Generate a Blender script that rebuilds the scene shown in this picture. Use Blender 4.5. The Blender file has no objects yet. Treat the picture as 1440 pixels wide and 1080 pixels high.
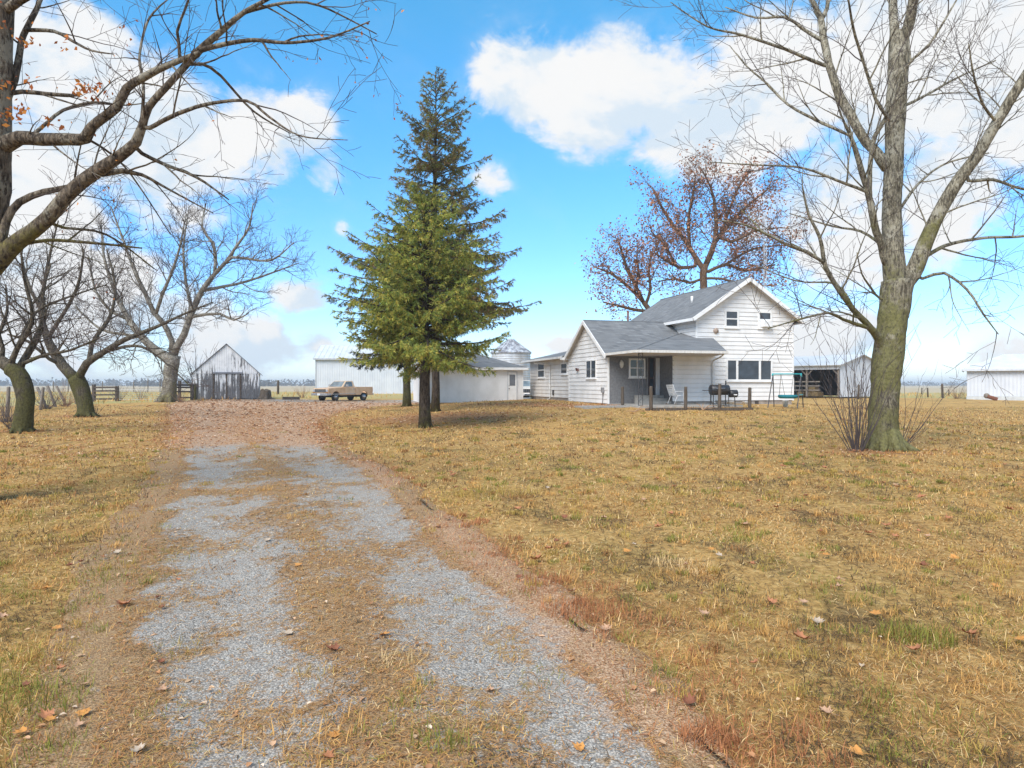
import bpy, bmesh, math, random
import numpy as np
from mathutils import Vector, Matrix

SC = bpy.context.scene
COL = SC.collection
PI = math.pi
F = 960.0          # focal length of the photograph in its own pixels
CAMZ = 1.6
HZ = 541.0

# ------------------------------------------------------------------ helpers
def P(px, py, d):
    return Vector(((px - 720) / F * d, d, CAMZ - (py - HZ) / F * d))

def smooth(a, b, x):
    t = np.clip((x - a) / (b - a), 0, 1)
    return t * t * (3 - 2 * t)

def gz(x, y):
    """ground height"""
    x = np.asarray(x, float); y = np.asarray(y, float)
    z = 0.14 * smooth(28, 58, y) * smooth(30, 5, x) + 0.30 * smooth(60, 92, y) * smooth(150, 95, y)
    z = z + 0.54 * np.exp(-0.5 * (((x - 7.0) / 11) ** 2 + ((y - 41) / 12.) ** 2) ** 2)
    z = z + 0.17 * np.exp(-0.5 * (((x + 26) / 7) ** 2 + ((y - 52) / 9) ** 2))
    z = z + 0.34 * np.exp(-0.5 * (((x - 30) / 12) ** 2 + ((y - 64) / 12) ** 2))
    z = z + 0.02 * np.sin(x * .7 + 1) * np.sin(y * .55) * smooth(3, 9, y) * smooth(300, 60, y)
    if 'DT' in globals():
        c = (x - np.interp(y, DT[:, 0], DT[:, 1])) / (np.interp(y, DT[:, 0], DT[:, 2]) - np.interp(y, DT[:, 0], DT[:, 1]))
        w = np.interp(y, DT[:, 0], DT[:, 2]) - np.interp(y, DT[:, 0], DT[:, 1])
        out = np.maximum(np.maximum(-c, c - 1) * w, 0)
        near = smooth(45, 25, y) * smooth(-8, -2, y)
        z = z + near * smooth(.1, .9, out) * (.13 * (fbm(x * .95, y * .95, 61, 3) - .5) + .05 * (fbm(x * 3.1, y * 3.1, 67, 2) - .5))
        z = z - near * .028 * (np.exp(-.5 * ((c - .27) / .10) ** 2) + np.exp(-.5 * ((c - .78) / .10) ** 2))
    return z

def G(x, y, dz=0.0):
    return Vector((x, y, float(gz(x, y)) + dz))

def onground(px, d):
    x = (px - 720) / F * d
    return G(x, d)

def hash2(ix, iy, s):
    h = np.sin(ix * 127.1 + iy * 311.7 + s * 74.7) * 43758.5453
    return h - np.floor(h)

def vnoise(x, y, s=0):
    ix = np.floor(x); iy = np.floor(y); fx = x - ix; fy = y - iy
    fx = fx * fx * (3 - 2 * fx); fy = fy * fy * (3 - 2 * fy)
    a = hash2(ix, iy, s); b = hash2(ix + 1, iy, s); c = hash2(ix, iy + 1, s); d = hash2(ix + 1, iy + 1, s)
    return (a * (1 - fx) + b * fx) * (1 - fy) + (c * (1 - fx) + d * fx) * fy

def fbm(x, y, s=0, o=4):
    t = 0; a = .5; n = 0
    for k in range(o):
        t = t + a * vnoise(x * 2 ** k, y * 2 ** k, s + k * 13); n += a; a *= .5
    return t / n

class MB:
    def __init__(self):
        self.v = []; self.f = []; self.m = []
    def face(self, pts, m=0):
        i = len(self.v)
        self.v.extend([tuple(p) for p in pts]); self.f.append(tuple(range(i, i + len(pts)))); self.m.append(m)
    def hexa(self, c, m=0):
        i = len(self.v); self.v.extend([tuple(p) for p in c])
        for f in ((0, 3, 2, 1), (4, 5, 6, 7), (0, 1, 5, 4), (1, 2, 6, 5), (2, 3, 7, 6), (3, 0, 4, 7)):
            self.f.append(tuple(i + k for k in f)); self.m.append(m)
    def box(self, x0, x1, y0, y1, z0, z1, m=0, fn=None):
        c = [(x0, y0, z0), (x1, y0, z0), (x1, y1, z0), (x0, y1, z0), (x0, y0, z1), (x1, y0, z1), (x1, y1, z1), (x0, y1, z1)]
        if fn: c = [fn(*p) for p in c]
        self.hexa(c, m)
    def beam(self, p0, p1, w, h, m=0, up=(0, 0, 1)):
        p0 = Vector(p0); p1 = Vector(p1); d = (p1 - p0).normalized(); u = Vector(up)
        s = d.cross(u)
        if s.length < 1e-4: s = d.cross(Vector((1, 0, 0)))
        s.normalize(); u = s.cross(d).normalized()
        s *= w / 2; u *= h / 2
        self.hexa([p0 - s - u, p0 + s - u, p1 + s - u, p1 - s - u, p0 - s + u, p0 + s + u, p1 + s + u, p1 - s + u], m)
    def slab(self, pts, th, m=0):
        n = len(pts); i = len(self.v)
        self.v.extend([tuple(p) for p in pts]); self.v.extend([(p[0], p[1], p[2] - th) for p in pts])
        self.f.append(tuple(range(i, i + n))); self.f.append(tuple(range(i + 2 * n - 1, i + n - 1, -1))); self.m += [m, m]
        for k in range(n):
            k2 = (k + 1) % n
            self.f.append((i + k, i + n + k, i + n + k2, i + k2)); self.m.append(m)
    def prism(self, poly, a0, a1, fn, m=0):
        """poly in (x, z), extruded along the third axis from a0 to a1; fn(x, a, z) -> point"""
        n = len(poly); i = len(self.v)
        for a in (a0, a1): self.v.extend([tuple(fn(p[0], a, p[1])) for p in poly])
        self.f.append(tuple(range(i, i + n))); self.f.append(tuple(range(i + 2 * n - 1, i + n - 1, -1))); self.m += [m, m]
        for k in range(n):
            k2 = (k + 1) % n
            self.f.append((i + k, i + n + k, i + n + k2, i + k2)); self.m.append(m)
    def tube(self, pts, radii, sides=6, m=0, cap=True, lump=0.):
        n = len(pts)
        if n < 2: return
        i0 = len(self.v)
        pts = [Vector(p) for p in pts]
        t = (pts[1] - pts[0])
        ref = Vector((0, 0, 1)) if abs(t.normalized().z) < .9 else Vector((1, 0, 0))
        side = t.cross(ref).normalized()
        for k in range(n):
            t = (pts[min(k + 1, n - 1)] - pts[max(k - 1, 0)])
            if t.length < 1e-9: t = Vector((0, 0, 1))
            t.normalize()
            side = (side - t * side.dot(t))
            if side.length < 1e-6: side = t.orthogonal()
            side.normalize(); up = t.cross(side)
            r = radii[k] if hasattr(radii, '__len__') else radii
            for s in range(sides):
                a = 2 * PI * s / sides
                q = 1.0
                if lump:
                    q = 1 + lump * (math.sin(3 * a + pts[k].z * 1.3) * .5 + math.sin(5 * a - pts[k].z * 2.9 + 1) * .35 + math.sin(2 * a + pts[k].z * 4.1 + pts[k].x) * .4)
                self.v.append(tuple(pts[k] + side * (math.cos(a) * r * q) + up * (math.sin(a) * r * q)))
        for k in range(n - 1):
            for s in range(sides):
                s2 = (s + 1) % sides; a = i0 + k * sides
                self.f.append((a + s, a + s2, a + sides + s2, a + sides + s)); self.m.append(m)
        if cap:
            self.f.append(tuple(i0 + s for s in range(sides - 1, -1, -1))); self.m.append(m)
            self.f.append(tuple(i0 + (n - 1) * sides + s for s in range(sides))); self.m.append(m)
    def lathe(self, prof, c, sides=24, m=0, axis='z'):
        """prof: (radius, height)"""
        i0 = len(self.v); n = len(prof)
        for (r, h) in prof:
            for s in range(sides):
                a = 2 * PI * s / sides
                q = (r * math.cos(a), r * math.sin(a), h)
                if axis == 'y': q = (q[0], q[2], q[1])
                if axis == 'x': q = (q[2], q[0], q[1])
                self.v.append((c[0] + q[0], c[1] + q[1], c[2] + q[2]))
        for k in range(n - 1):
            for s in range(sides):
                s2 = (s + 1) % sides; a = i0 + k * sides
                self.f.append((a + s, a + s2, a + sides + s2, a + sides + s)); self.m.append(m)
        self.f.append(tuple(i0 + s for s in range(sides - 1, -1, -1))); self.m.append(m)
        self.f.append(tuple(i0 + (n - 1) * sides + s for s in range(sides))); self.m.append(m)
    def build(self, name, mats, parent=None, smooth=False, off=None, bevel=0):
        me = bpy.data.meshes.new(name)
        v = self.v
        if off is not None: v = [(p[0] - off[0], p[1] - off[1], p[2] - off[2]) for p in v]
        me.from_pydata(v, [], self.f)
        if not isinstance(mats, (list, tuple)): mats = [mats]
        for m in mats: me.materials.append(m)
        if len(mats) > 1: me.polygons.foreach_set('material_index', self.m)
        if smooth: me.polygons.foreach_set('use_smooth', [True] * len(me.polygons))
        bm = bmesh.new(); bm.from_mesh(me)
        bmesh.ops.recalc_face_normals(bm, faces=bm.faces)
        bm.to_mesh(me); bm.free()
        me.update()
        o = bpy.data.objects.new(name, me); COL.objects.link(o)
        if parent: o.parent = parent
        if bevel:
            b = o.modifiers.new('bevel', 'BEVEL'); b.width = bevel; b.segments = 2; b.limit_method = 'ANGLE'
        return o

def np_mesh(name, V, faces_quads=None, faces_tris=None, mat=None, col=None, parent=None, smooth=False):
    """fast mesh from numpy arrays; V (n,3); col per-vertex rgb"""
    me = bpy.data.meshes.new(name)
    nq = 0 if faces_quads is None else len(faces_quads); nt = 0 if faces_tris is None else len(faces_tris)
    idx = []
    if nq: idx.append(np.asarray(faces_quads).ravel())
    if nt: idx.append(np.asarray(faces_tris).ravel())
    idx = np.concatenate(idx).astype(np.int32)
    me.vertices.add(len(V)); me.vertices.foreach_set('co', np.asarray(V, np.float32).ravel())
    me.loops.add(len(idx)); me.loops.foreach_set('vertex_index', idx)
    me.polygons.add(nq + nt)
    st = np.concatenate([np.arange(nq) * 4, nq * 4 + np.arange(nt) * 3]).astype(np.int32)
    me.polygons.foreach_set('loop_start', st)
    if smooth: me.polygons.foreach_set('use_smooth', np.ones(nq + nt, bool))
    me.update(calc_edges=True)
    if col is not None:
        a = me.color_attributes.new('tint', 'FLOAT_COLOR', 'POINT')
        c = np.ones((len(V), 4), np.float32); c[:, :3] = col
        a.data.foreach_set('color', c.ravel())
    if mat: me.materials.append(mat)
    o = bpy.data.objects.new(name, me); COL.objects.link(o)
    if parent: o.parent = parent
    return o

def tag(o, label=None, cat=None, group=None, kind=None):
    if label: o['label'] = label
    if cat: o['category'] = cat
    if group: o['group'] = group
    if kind: o['kind'] = kind
    return o

def thing(name, label, cat, loc=(0, 0, 0), rz=0, group=None):
    o = bpy.data.objects.new(name, None); COL.objects.link(o)
    o.location = loc; o.rotation_euler = (0, 0, rz); o.empty_display_size = .2
    return tag(o, label, cat, group)

def copy_tree(o, parent=None):
    c = o.copy(); COL.objects.link(c)
    if parent: c.parent = parent
    for ch in list(o.children): copy_tree(ch, c)
    return c

DT = np.array([  # distance, left edge x, right edge x of the drive
 (-6, 2.3, 4.6), (-2, .5, 2.6), (.5, -.65, 1.62), (2.96, -1.91, .74), (3.75, -2.31, .55), (4.97, -2.95, .13), (6.43, -3.62, -.40),
 (9.66, -5.0, -1.51), (12.9, -6.45, -2.69), (17.3, -8.45, -4.7), (22.3, -10.7, -6.7), (31, -14.9, -9.4), (39, -18.6, -10.6),
 (46, -22.0, -10.6), (53, -24, -7.0), (58, -25, -4.0), (64, -25.5, -4.0)])

# ------------------------------------------------------------------ materials
def new_mat(name):
    m = bpy.data.materials.new(name); m.use_nodes = True
    nt = m.node_tree; b = nt.nodes['Principled BSDF']
    return m, nt, b

def N(nt, t, **kw):
    n = nt.nodes.new(t)
    for k, v in kw.items(): setattr(n, k, v)
    return n

def ramp(nt, fac, stops, interp='LINEAR'):
    r = N(nt, 'ShaderNodeValToRGB'); r.color_ramp.interpolation = interp
    e = r.color_ramp.elements
    while len(e) < len(stops): e.new(.5)
    for k, (p, c) in enumerate(stops):
        e[k].position = p; e[k].color = (*c, 1) if len(c) == 3 else c
    nt.links.new(fac, r.inputs['Fac'])
    return r.outputs['Color']

def noise(nt, vec, scale, detail=4, rough=.55, dist=0):
    n = N(nt, 'ShaderNodeTexNoise'); n.inputs['Scale'].default_value = scale
    n.inputs['Detail'].default_value = detail; n.inputs['Roughness'].default_value = rough
    n.inputs['Distortion'].default_value = dist
    if vec is not None: nt.links.new(vec, n.inputs['Vector'])
    return n.outputs['Fac']

def coords(nt, scale=(1, 1, 1), kind='Object'):
    tc = N(nt, 'ShaderNodeTexCoord'); mp = N(nt, 'ShaderNodeMapping')
    mp.inputs['Scale'].default_value = scale
    nt.links.new(tc.outputs[kind], mp.inputs['Vector'])
    return mp.outputs['Vector']

def mix(nt, fac, a, b, mode='MIX'):
    m = N(nt, 'ShaderNodeMix', data_type='RGBA', blend_type=mode)
    for sock, val in ((m.inputs[0], fac), (m.inputs[6], a), (m.inputs[7], b)):
        if hasattr(val, 'links') or isinstance(val, bpy.types.NodeSocket): nt.links.new(val, sock)
        elif isinstance(val, (int, float)): sock.default_value = val
        else: sock.default_value = (*val, 1) if len(val) == 3 else val
    return m.outputs[2]

def math_(nt, op, a, b=None, clamp=False):
    m = N(nt, 'ShaderNodeMath', operation=op, use_clamp=clamp)
    for k, val in enumerate((a, b)):
        if val is None: continue
        if isinstance(val, (int, float)): m.inputs[k].default_value = val
        else: nt.links.new(val, m.inputs[k])
    return m.outputs[0]

def maprange(nt, v, a, b, c=0., d=1., sm=True):
    m = N(nt, 'ShaderNodeMapRange', interpolation_type='SMOOTHSTEP' if sm else 'LINEAR')
    nt.links.new(v, m.inputs[0])
    for k, x in enumerate((a, b, c, d)): m.inputs[k + 1].default_value = x
    return m.outputs[0]

def bump(nt, b, h, strength=.5, dist=.01):
    n = N(nt, 'ShaderNodeBump'); n.inputs['Strength'].default_value = strength; n.inputs['Distance'].default_value = dist
    nt.links.new(h, n.inputs['Height']); nt.links.new(n.outputs['Normal'], b.inputs['Normal'])

def noisy(name, c0, c1, scale=4, rough=.7, stretch=(1, 1, 1), bmp=0, bdist=.01, spec=.3, metal=0, lo=.3, hi=.7, detail=5):
    m, nt, b = new_mat(name)
    v = coords(nt, stretch)
    f = noise(nt, v, scale, detail)
    c = ramp(nt, f, [(lo, c0), (hi, c1)])
    nt.links.new(c, b.inputs['Base Color'])
    b.inputs['Roughness'].default_value = rough; b.inputs['Specular IOR Level'].default_value = spec
    b.inputs['Metallic'].default_value = metal
    if bmp: bump(nt, b, f, bmp, bdist)
    return m

M = {}
M['siding'] = noisy('white_siding', (.66, .65, .635), (.79, .78, .775), 1.5, .55, (1, 1, .6), spec=.35, lo=.25, hi=.6)
M['siding_addition'] = noisy('aged_white_siding', (.58, .54, .50), (.70, .68, .66), 1.2, .6, (1, 1, .6), spec=.3, lo=.25, hi=.6)
M['trim'] = noisy('white_trim', (.72, .71, .70), (.84, .84, .84), 3, .5, spec=.35)
M['soffit'] = noisy('tan_soffit', (.46, .42, .38), (.58, .54, .50), 2, .7)
M['gutter'] = noisy('cream_gutter', (.55, .53, .50), (.74, .73, .71), 2.5, .45, (4, 1, 1), spec=.4)
M['stucco'] = noisy('grey_stucco', (.135, .135, .14), (.215, .215, .22), 9, .9, bmp=.4, bdist=.01, detail=8)
M['concrete'] = noisy('concrete', (.26, .25, .23), (.42, .40, .37), 5, .9, bmp=.3, detail=8)
M['foundation'] = noisy('block_foundation', (.25, .21, .18), (.44, .40, .36), 4, .9, bmp=.4, detail=8)
M['iron'] = noisy('dark_iron', (.03, .03, .035), (.07, .065, .07), 20, .5, spec=.4)
M['black_steel'] = noisy('black_steel', (.014, .014, .016), (.035, .035, .04), 8, .42, spec=.5)
M['chrome'] = noisy('dull_chrome', (.45, .45, .47), (.65, .65, .68), 6, .25, metal=.85)
M['rubber'] = noisy('rubber', (.012, .012, .012), (.03, .028, .026), 12, .85)
M['teal'] = noisy('teal_paint', (.02, .30, .34), (.03, .42, .45), 5, .4)
M['teal_fabric'] = noisy('teal_fabric', (.01, .12, .15), (.02, .20, .24), 9, .7)
M['dark_wood'] = noisy('weathered_post_wood', (.055, .042, .032), (.14, .11, .085), 3, .9, (8, 8, 1), bmp=.6, bdist=.01)
M['fence_wood'] = noisy('fence_wood', (.045, .035, .030), (.12, .095, .08), 3, .9, (3, 3, 3), bmp=.5)
M['old_wood'] = noisy('old_grey_wood', (.12, .10, .085), (.30, .26, .22), 3, .95, (8, 8, 1), bmp=.6)
M['rust'] = noisy('rusty_steel', (.10, .035, .02), (.22, .09, .05), 9, .85, bmp=.4)
M['galv'] = noisy('galvanised_steel', (.42, .44, .47), (.66, .68, .70), 2.2, .45, (1, 1, .5), metal=.35, detail=7)
M['wire'] = noisy('fence_wire', (.26, .26, .27), (.46, .46, .48), 30, .5, metal=.5)
M['rust_weed'] = noisy('dry_reddish_weeds', (.18, .095, .06), (.36, .22, .14), 6, .9)
M['hay'] = noisy('hay', (.22, .15, .07), (.38, .28, .14), 12, .95, bmp=.6, detail=8)
M['white_plastic'] = noisy('white_plastic', (.68, .68, .68), (.80, .80, .80), 5, .4)
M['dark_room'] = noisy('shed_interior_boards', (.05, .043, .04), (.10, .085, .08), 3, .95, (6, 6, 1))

def glass_mat(name, c, rough=.04):
    m, nt, b = new_mat(name)
    v = coords(nt); f = noise(nt, v, 1.7, 3)
    nt.links.new(ramp(nt, f, [(.3, c), (.75, tuple(min(1, x * 2.6 + .004) for x in c))]), b.inputs['Base Color'])
    b.inputs['Roughness'].default_value = rough; b.inputs['Specular IOR Level'].default_value = .6
    return m
M['glass'] = glass_mat('window_glass', (.022, .030, .040), .02)
M['car_glass'] = glass_mat('windscreen_glass', (.09, .11, .12))

def shingle_mat():
    m, nt, b = new_mat('asphalt_shingles')
    v = coords(nt)
    br = N(nt, 'ShaderNodeTexBrick'); br.inputs['Scale'].default_value = 1
    br.inputs['Brick Width'].default_value = .34; br.inputs['Row Height'].default_value = .11
    br.inputs['Mortar Size'].default_value = .006
    br.inputs['Color1'].default_value = (.12, .125, .132, 1); br.inputs['Color2'].default_value = (.25, .255, .262, 1)
    br.inputs['Mortar'].default_value = (.085, .088, .095, 1)
    # run the courses by height so that they stay level on every slope
    sx = N(nt, 'ShaderNodeSeparateXYZ'); nt.links.new(v, sx.inputs[0])
    cx = N(nt, 'ShaderNodeCombineXYZ')
    nt.links.new(math_(nt, 'ADD', sx.outputs[0], sx.outputs[1]), cx.inputs[0]); nt.links.new(sx.outputs[2], cx.inputs[1])
    nt.links.new(cx.outputs[0], br.inputs['Vector'])
    n1 = noise(nt, v, 1.1, 4); n2 = noise(nt, v, 26, 4, .7)
    c = mix(nt, maprange(nt, n1, .35, .7), br.outputs['Color'], (.175, .18, .186))
    c = mix(nt, maprange(nt, n2, .4, .7, 0, .5), c, (.12, .124, .132))
    nt.links.new(c, b.inputs['Base Color']); b.inputs['Roughness'].default_value = .9; b.inputs['Specular IOR Level'].default_value = .25
    bump(nt, b, n2, .5, .01)
    return m
M['shingle'] = shingle_mat()

def ribbed_metal(name, c0, c1, period=.23):
    m, nt, b = new_mat(name)
    v = coords(nt)
    f = noise(nt, v, .9, 5)
    st = noise(nt, coords(nt, (2.5, 2.5, .12)), 2, 4)
    c = ramp(nt, f, [(.3, c0), (.7, c1)])
    c = mix(nt, maprange(nt, st, .52, .75, 0, .3), c, tuple(x * .78 for x in c0))
    nt.links.new(c, b.inputs['Base Color']); b.inputs['Roughness'].default_value = .5
    return m
M['white_metal'] = ribbed_metal('white_sheet_metal', (.52, .55, .60), (.62, .645, .68))
M['roof_metal'] = ribbed_metal('pale_roof_metal', (.50, .53, .56), (.62, .64, .66))

def peeling(name, th):
    m, nt, b = new_mat(name)
    v = coords(nt)
    sx = N(nt, 'ShaderNodeSeparateXYZ'); nt.links.new(v, sx.inputs[0])
    board = math_(nt, 'FLOOR', math_(nt, 'MULTIPLY', sx.outputs[0], 5.2))
    wn = N(nt, 'ShaderNodeTexWhiteNoise', noise_dimensions='1D'); nt.links.new(board, wn.inputs['W'])
    n1 = noise(nt, coords(nt, (9, 9, .9)), 1.0, 7, .65)
    n2 = noise(nt, coords(nt, (1, 1, 1)), .75, 3)
    low = maprange(nt, sx.outputs[2], 3.6, .1, -.06, .17, sm=False)
    k = math_(nt, 'ADD', math_(nt, 'MULTIPLY', n1, .8), math_(nt, 'MULTIPLY', wn.outputs['Value'], .13))
    k = math_(nt, 'ADD', k, math_(nt, 'MULTIPLY', n2, .35)); k = math_(nt, 'ADD', k, low)
    wood = ramp(nt, noise(nt, coords(nt, (14, 14, 1)), 1.6, 5), [(.3, (.06, .06, .066)), (.7, (.19, .19, .205))])
    paint = ramp(nt, noise(nt, v, 2, 4), [(.3, (.60, .62, .66)), (.7, (.78, .79, .82))])
    c = mix(nt, maprange(nt, k, th, th + .08), paint, wood)
    fr = math_(nt, 'FRACT', math_(nt, 'MULTIPLY', sx.outputs[0], 5.2))
    gap = math_(nt, 'LESS_THAN', fr, .07)
    c = mix(nt, math_(nt, 'MULTIPLY', gap, .6), c, (.05, .05, .055))
    nt.links.new(c, b.inputs['Base Color']); b.inputs['Roughness'].default_value = .85
    bump(nt, b, k, .4, .01)
    return m
M['peeling'] = peeling('peeling_white_boards', .675); M['peeling_door'] = peeling('peeling_door_boards', .62)

def bark(name, dark, light, moss=None, moss_amt=.5, scale=1., lichen=None, zfade=None):
    m, nt, b = new_mat(name)
    v1 = coords(nt, (8 * scale, 8 * scale, 1.7 * scale))
    f = noise(nt, v1, 2.2, 8, .7, .6)
    fine = noise(nt, coords(nt, (1, 1, .5)), 26 * scale, 6, .7)
    g = math_(nt, 'ADD', math_(nt, 'MULTIPLY', f, .65), math_(nt, 'MULTIPLY', fine, .35))
    mid = tuple((p + q) * .5 for p, q in zip(dark, light))
    c = ramp(nt, g, [(.38, tuple(x * .45 for x in dark)), (.46, dark), (.53, mid), (.62, light)])
    if lichen:
        n3 = math_(nt, 'ADD', math_(nt, 'MULTIPLY', noise(nt, coords(nt), 2.3 * scale, 5, .6), .6), math_(nt, 'MULTIPLY', fine, .4))
        c = mix(nt, maprange(nt, n3, .5, .58, 0, .75), c, lichen)
    if moss:
        n2 = noise(nt, coords(nt), 1.1 * scale, 5, .65)
        k = math_(nt, 'ADD', math_(nt, 'MULTIPLY', n2, .62), math_(nt, 'MULTIPLY', g, .38))
        if zfade:
            sx = N(nt, 'ShaderNodeSeparateXYZ'); nt.links.new(coords(nt), sx.inputs[0])
            k = math_(nt, 'ADD', k, maprange(nt, sx.outputs[2], zfade[0], zfade[1], .10, -.16, sm=False))
        mossc = ramp(nt, noise(nt, coords(nt), 17 * scale, 6, .7), [(.32, tuple(x * .4 for x in moss)), (.52, moss), (.7, tuple(x * 1.45 for x in moss))])
        c = mix(nt, maprange(nt, k, .58 - moss_amt * .16, .68 - moss_amt * .16, 0, .88), c, mossc)
    nt.links.new(c, b.inputs['Base Color']); b.inputs['Roughness'].default_value = .95; b.inputs['Specular IOR Level'].default_value = .12
    bump(nt, b, g, 1.0, .06)
    return m
M['bark_right'] = bark('mossy_grey_bark', (.11, .095, .07), (.40, .36, .27), (.17, .16, .06), .60, 1., (.44, .41, .33), (1.5, 9.))
M['bark_left'] = bark('dark_brown_bark', (.075, .058, .045), (.27, .215, .16), (.15, .13, .042), .45, 1., (.33, .30, .24), (3.5, 5.5))
M['bark_moss'] = bark('green_mossy_bark', (.055, .045, .033), (.19, .16, .12), (.085, .080, .028), .62, 1., None, (1.2, 4.))
M['bark_pale'] = bark('pale_grey_bark', (.13, .115, .09), (.32, .29, .25), (.15, .13, .055), .3, .8, (.36, .34, .30), (1., 6.))
M['bark_spruce'] = bark('spruce_bark', (.04, .03, .024), (.13, .10, .075), (.09, .08, .03), .25, 1.2, None, (.6, 3.))
M['bark_rust'] = bark('orange_brown_bark', (.10, .06, .04), (.25, .16, .10))
M['twig'] = noisy('bare_twigs', (.055, .042, .041), (.125, .10, .094), 3, .85)
M['twig_dark'] = noisy('dark_twigs', (.055, .042, .040), (.13, .10, .09), 3, .85)

def tinted(name, rough=.8, transl=.25, spec=.15):
    m, nt, b = new_mat(name)
    a = N(nt, 'ShaderNodeVertexColor'); a.layer_name = 'tint'
    nt.links.new(a.outputs['Color'], b.inputs['Base Color'])
    b.inputs['Roughness'].default_value = rough; b.inputs['Specular IOR Level'].default_value = spec
    if transl:
        t = N(nt, 'ShaderNodeBsdfTranslucent'); nt.links.new(a.outputs['Color'], t.inputs['Color'])
        ms = N(nt, 'ShaderNodeMixShader'); ms.inputs[0].default_value = transl
        nt.links.new(b.outputs[0], ms.inputs[1]); nt.links.new(t.outputs[0], ms.inputs[2])
        nt.links.new(ms.outputs[0], nt.nodes['Material Output'].inputs['Surface'])
    return m
M['grass'] = tinted('dry_grass', .8, .2)
M['leaf'] = tinted('dead_leaf', .75, .2)
M['needle'] = tinted('spruce_needles', .6, .3, .25)
M['stone'] = tinted('gravel_stone', .85, 0)
# ------------------------------------------------------------------ ground, driveway, grass
def drive_edges(y):
    return np.interp(y, DT[:, 0], DT[:, 1]), np.interp(y, DT[:, 0], DT[:, 2])
def drive_pos(x, y):
    """position across the drive: 0 left edge, 1 right edge (outside: below 0 or over 1)"""
    l, r = drive_edges(y)
    return (x - l) / (r - l), r - l
def cover(x, y):
    """how much straw and dirt hide the gravel"""
    c, w = drive_pos(x, y)
    e = np.minimum(c * 1.0, (1 - c) * 1.9) * w
    edge = 1 - smooth(.05, .50, e + (fbm(x * 1.6, y * .9, 3) - .5) * .8)
    hump = np.exp(-.5 * ((c - .53) / .085) ** 2) * .42
    pt = fbm(x * 3.2 + 5, y * 2.1, 9, 5) * .65 + fbm(x * .9 + 5, y * .6, 19, 3) * .35
    near = .12 * (1 - smooth(2.8, 5., y))
    hump = hump + .22 * np.exp(-.5 * ((c - .50) / .10) ** 2) * (1 - smooth(4., 8., y))
    k = np.maximum(edge * 1.1, hump) + (pt - .5) * 1.7 + near + .33
    k = k + .45 * np.exp(-.5 * ((y - 10.1) / .25) ** 2) * (c < .55)
    return np.clip(k, 0, 1)
def leafy(x, y):
    """how much fallen leaves carpet the place"""
    c, w = drive_pos(x, y)
    out = np.maximum(np.maximum(-c, c - 1) * w, 0)
    k = smooth(14.5, 21, y + (fbm(x * .5, y * .2, 21) - .5) * 7) * np.exp(-(out / (.5 + y * .022)) ** 2) * smooth(66, 58, y)
    k = k * (1 - .6 * smooth(52, 57, y) * (x > -21))
    k = np.maximum(k, .42 * smooth(16, 24, y) * np.exp(-(out / (1.5 + y * .07)) ** 2) * smooth(64, 56, y) * smooth(.35, .6, fbm(x * .8, y * .4, 77)))
    left = .32 * np.exp(-.5 * (((x + 10.5) / 3.2) ** 2 + ((y - 17) / 6.) ** 2))
    sp = .9 * np.exp(-.5 * (((x + 3.2) / 3.3) ** 2 + ((y - 30.0) / 2.3) ** 2))
    hs = .9 * np.exp(-.5 * (((x - 3.2) / 5.5) ** 2 + ((y - 34.8 - (3.0 - x) * .8 * (x < 3)) / 1.3) ** 2))
    rt = .8 * np.exp(-.5 * (((x - 8.6) / .9) ** 2 + ((y - 16.2) / .7) ** 2))
    tb = .9 * np.exp(-.5 * (((x + 21.3) / 1.3) ** 2 + ((y - 33.6) / .9) ** 2)) + .7 * np.exp(-.5 * (((x + 16.8) / 1.) ** 2 + ((y - 23) / .6) ** 2))
    edge = .85 * np.exp(-((c - 1) * w - .12) ** 2 / .26) * smooth(2.4, 3.2, y) * smooth(.30, .55, fbm(x * .7, y * .35, 33)) + .3 * np.exp(-(c * w) ** 2 / .1)
    return np.clip(np.maximum.reduce([k, left, sp, hs, rt, tb, edge * smooth(24, 14, y)]), 0, 1)

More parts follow.
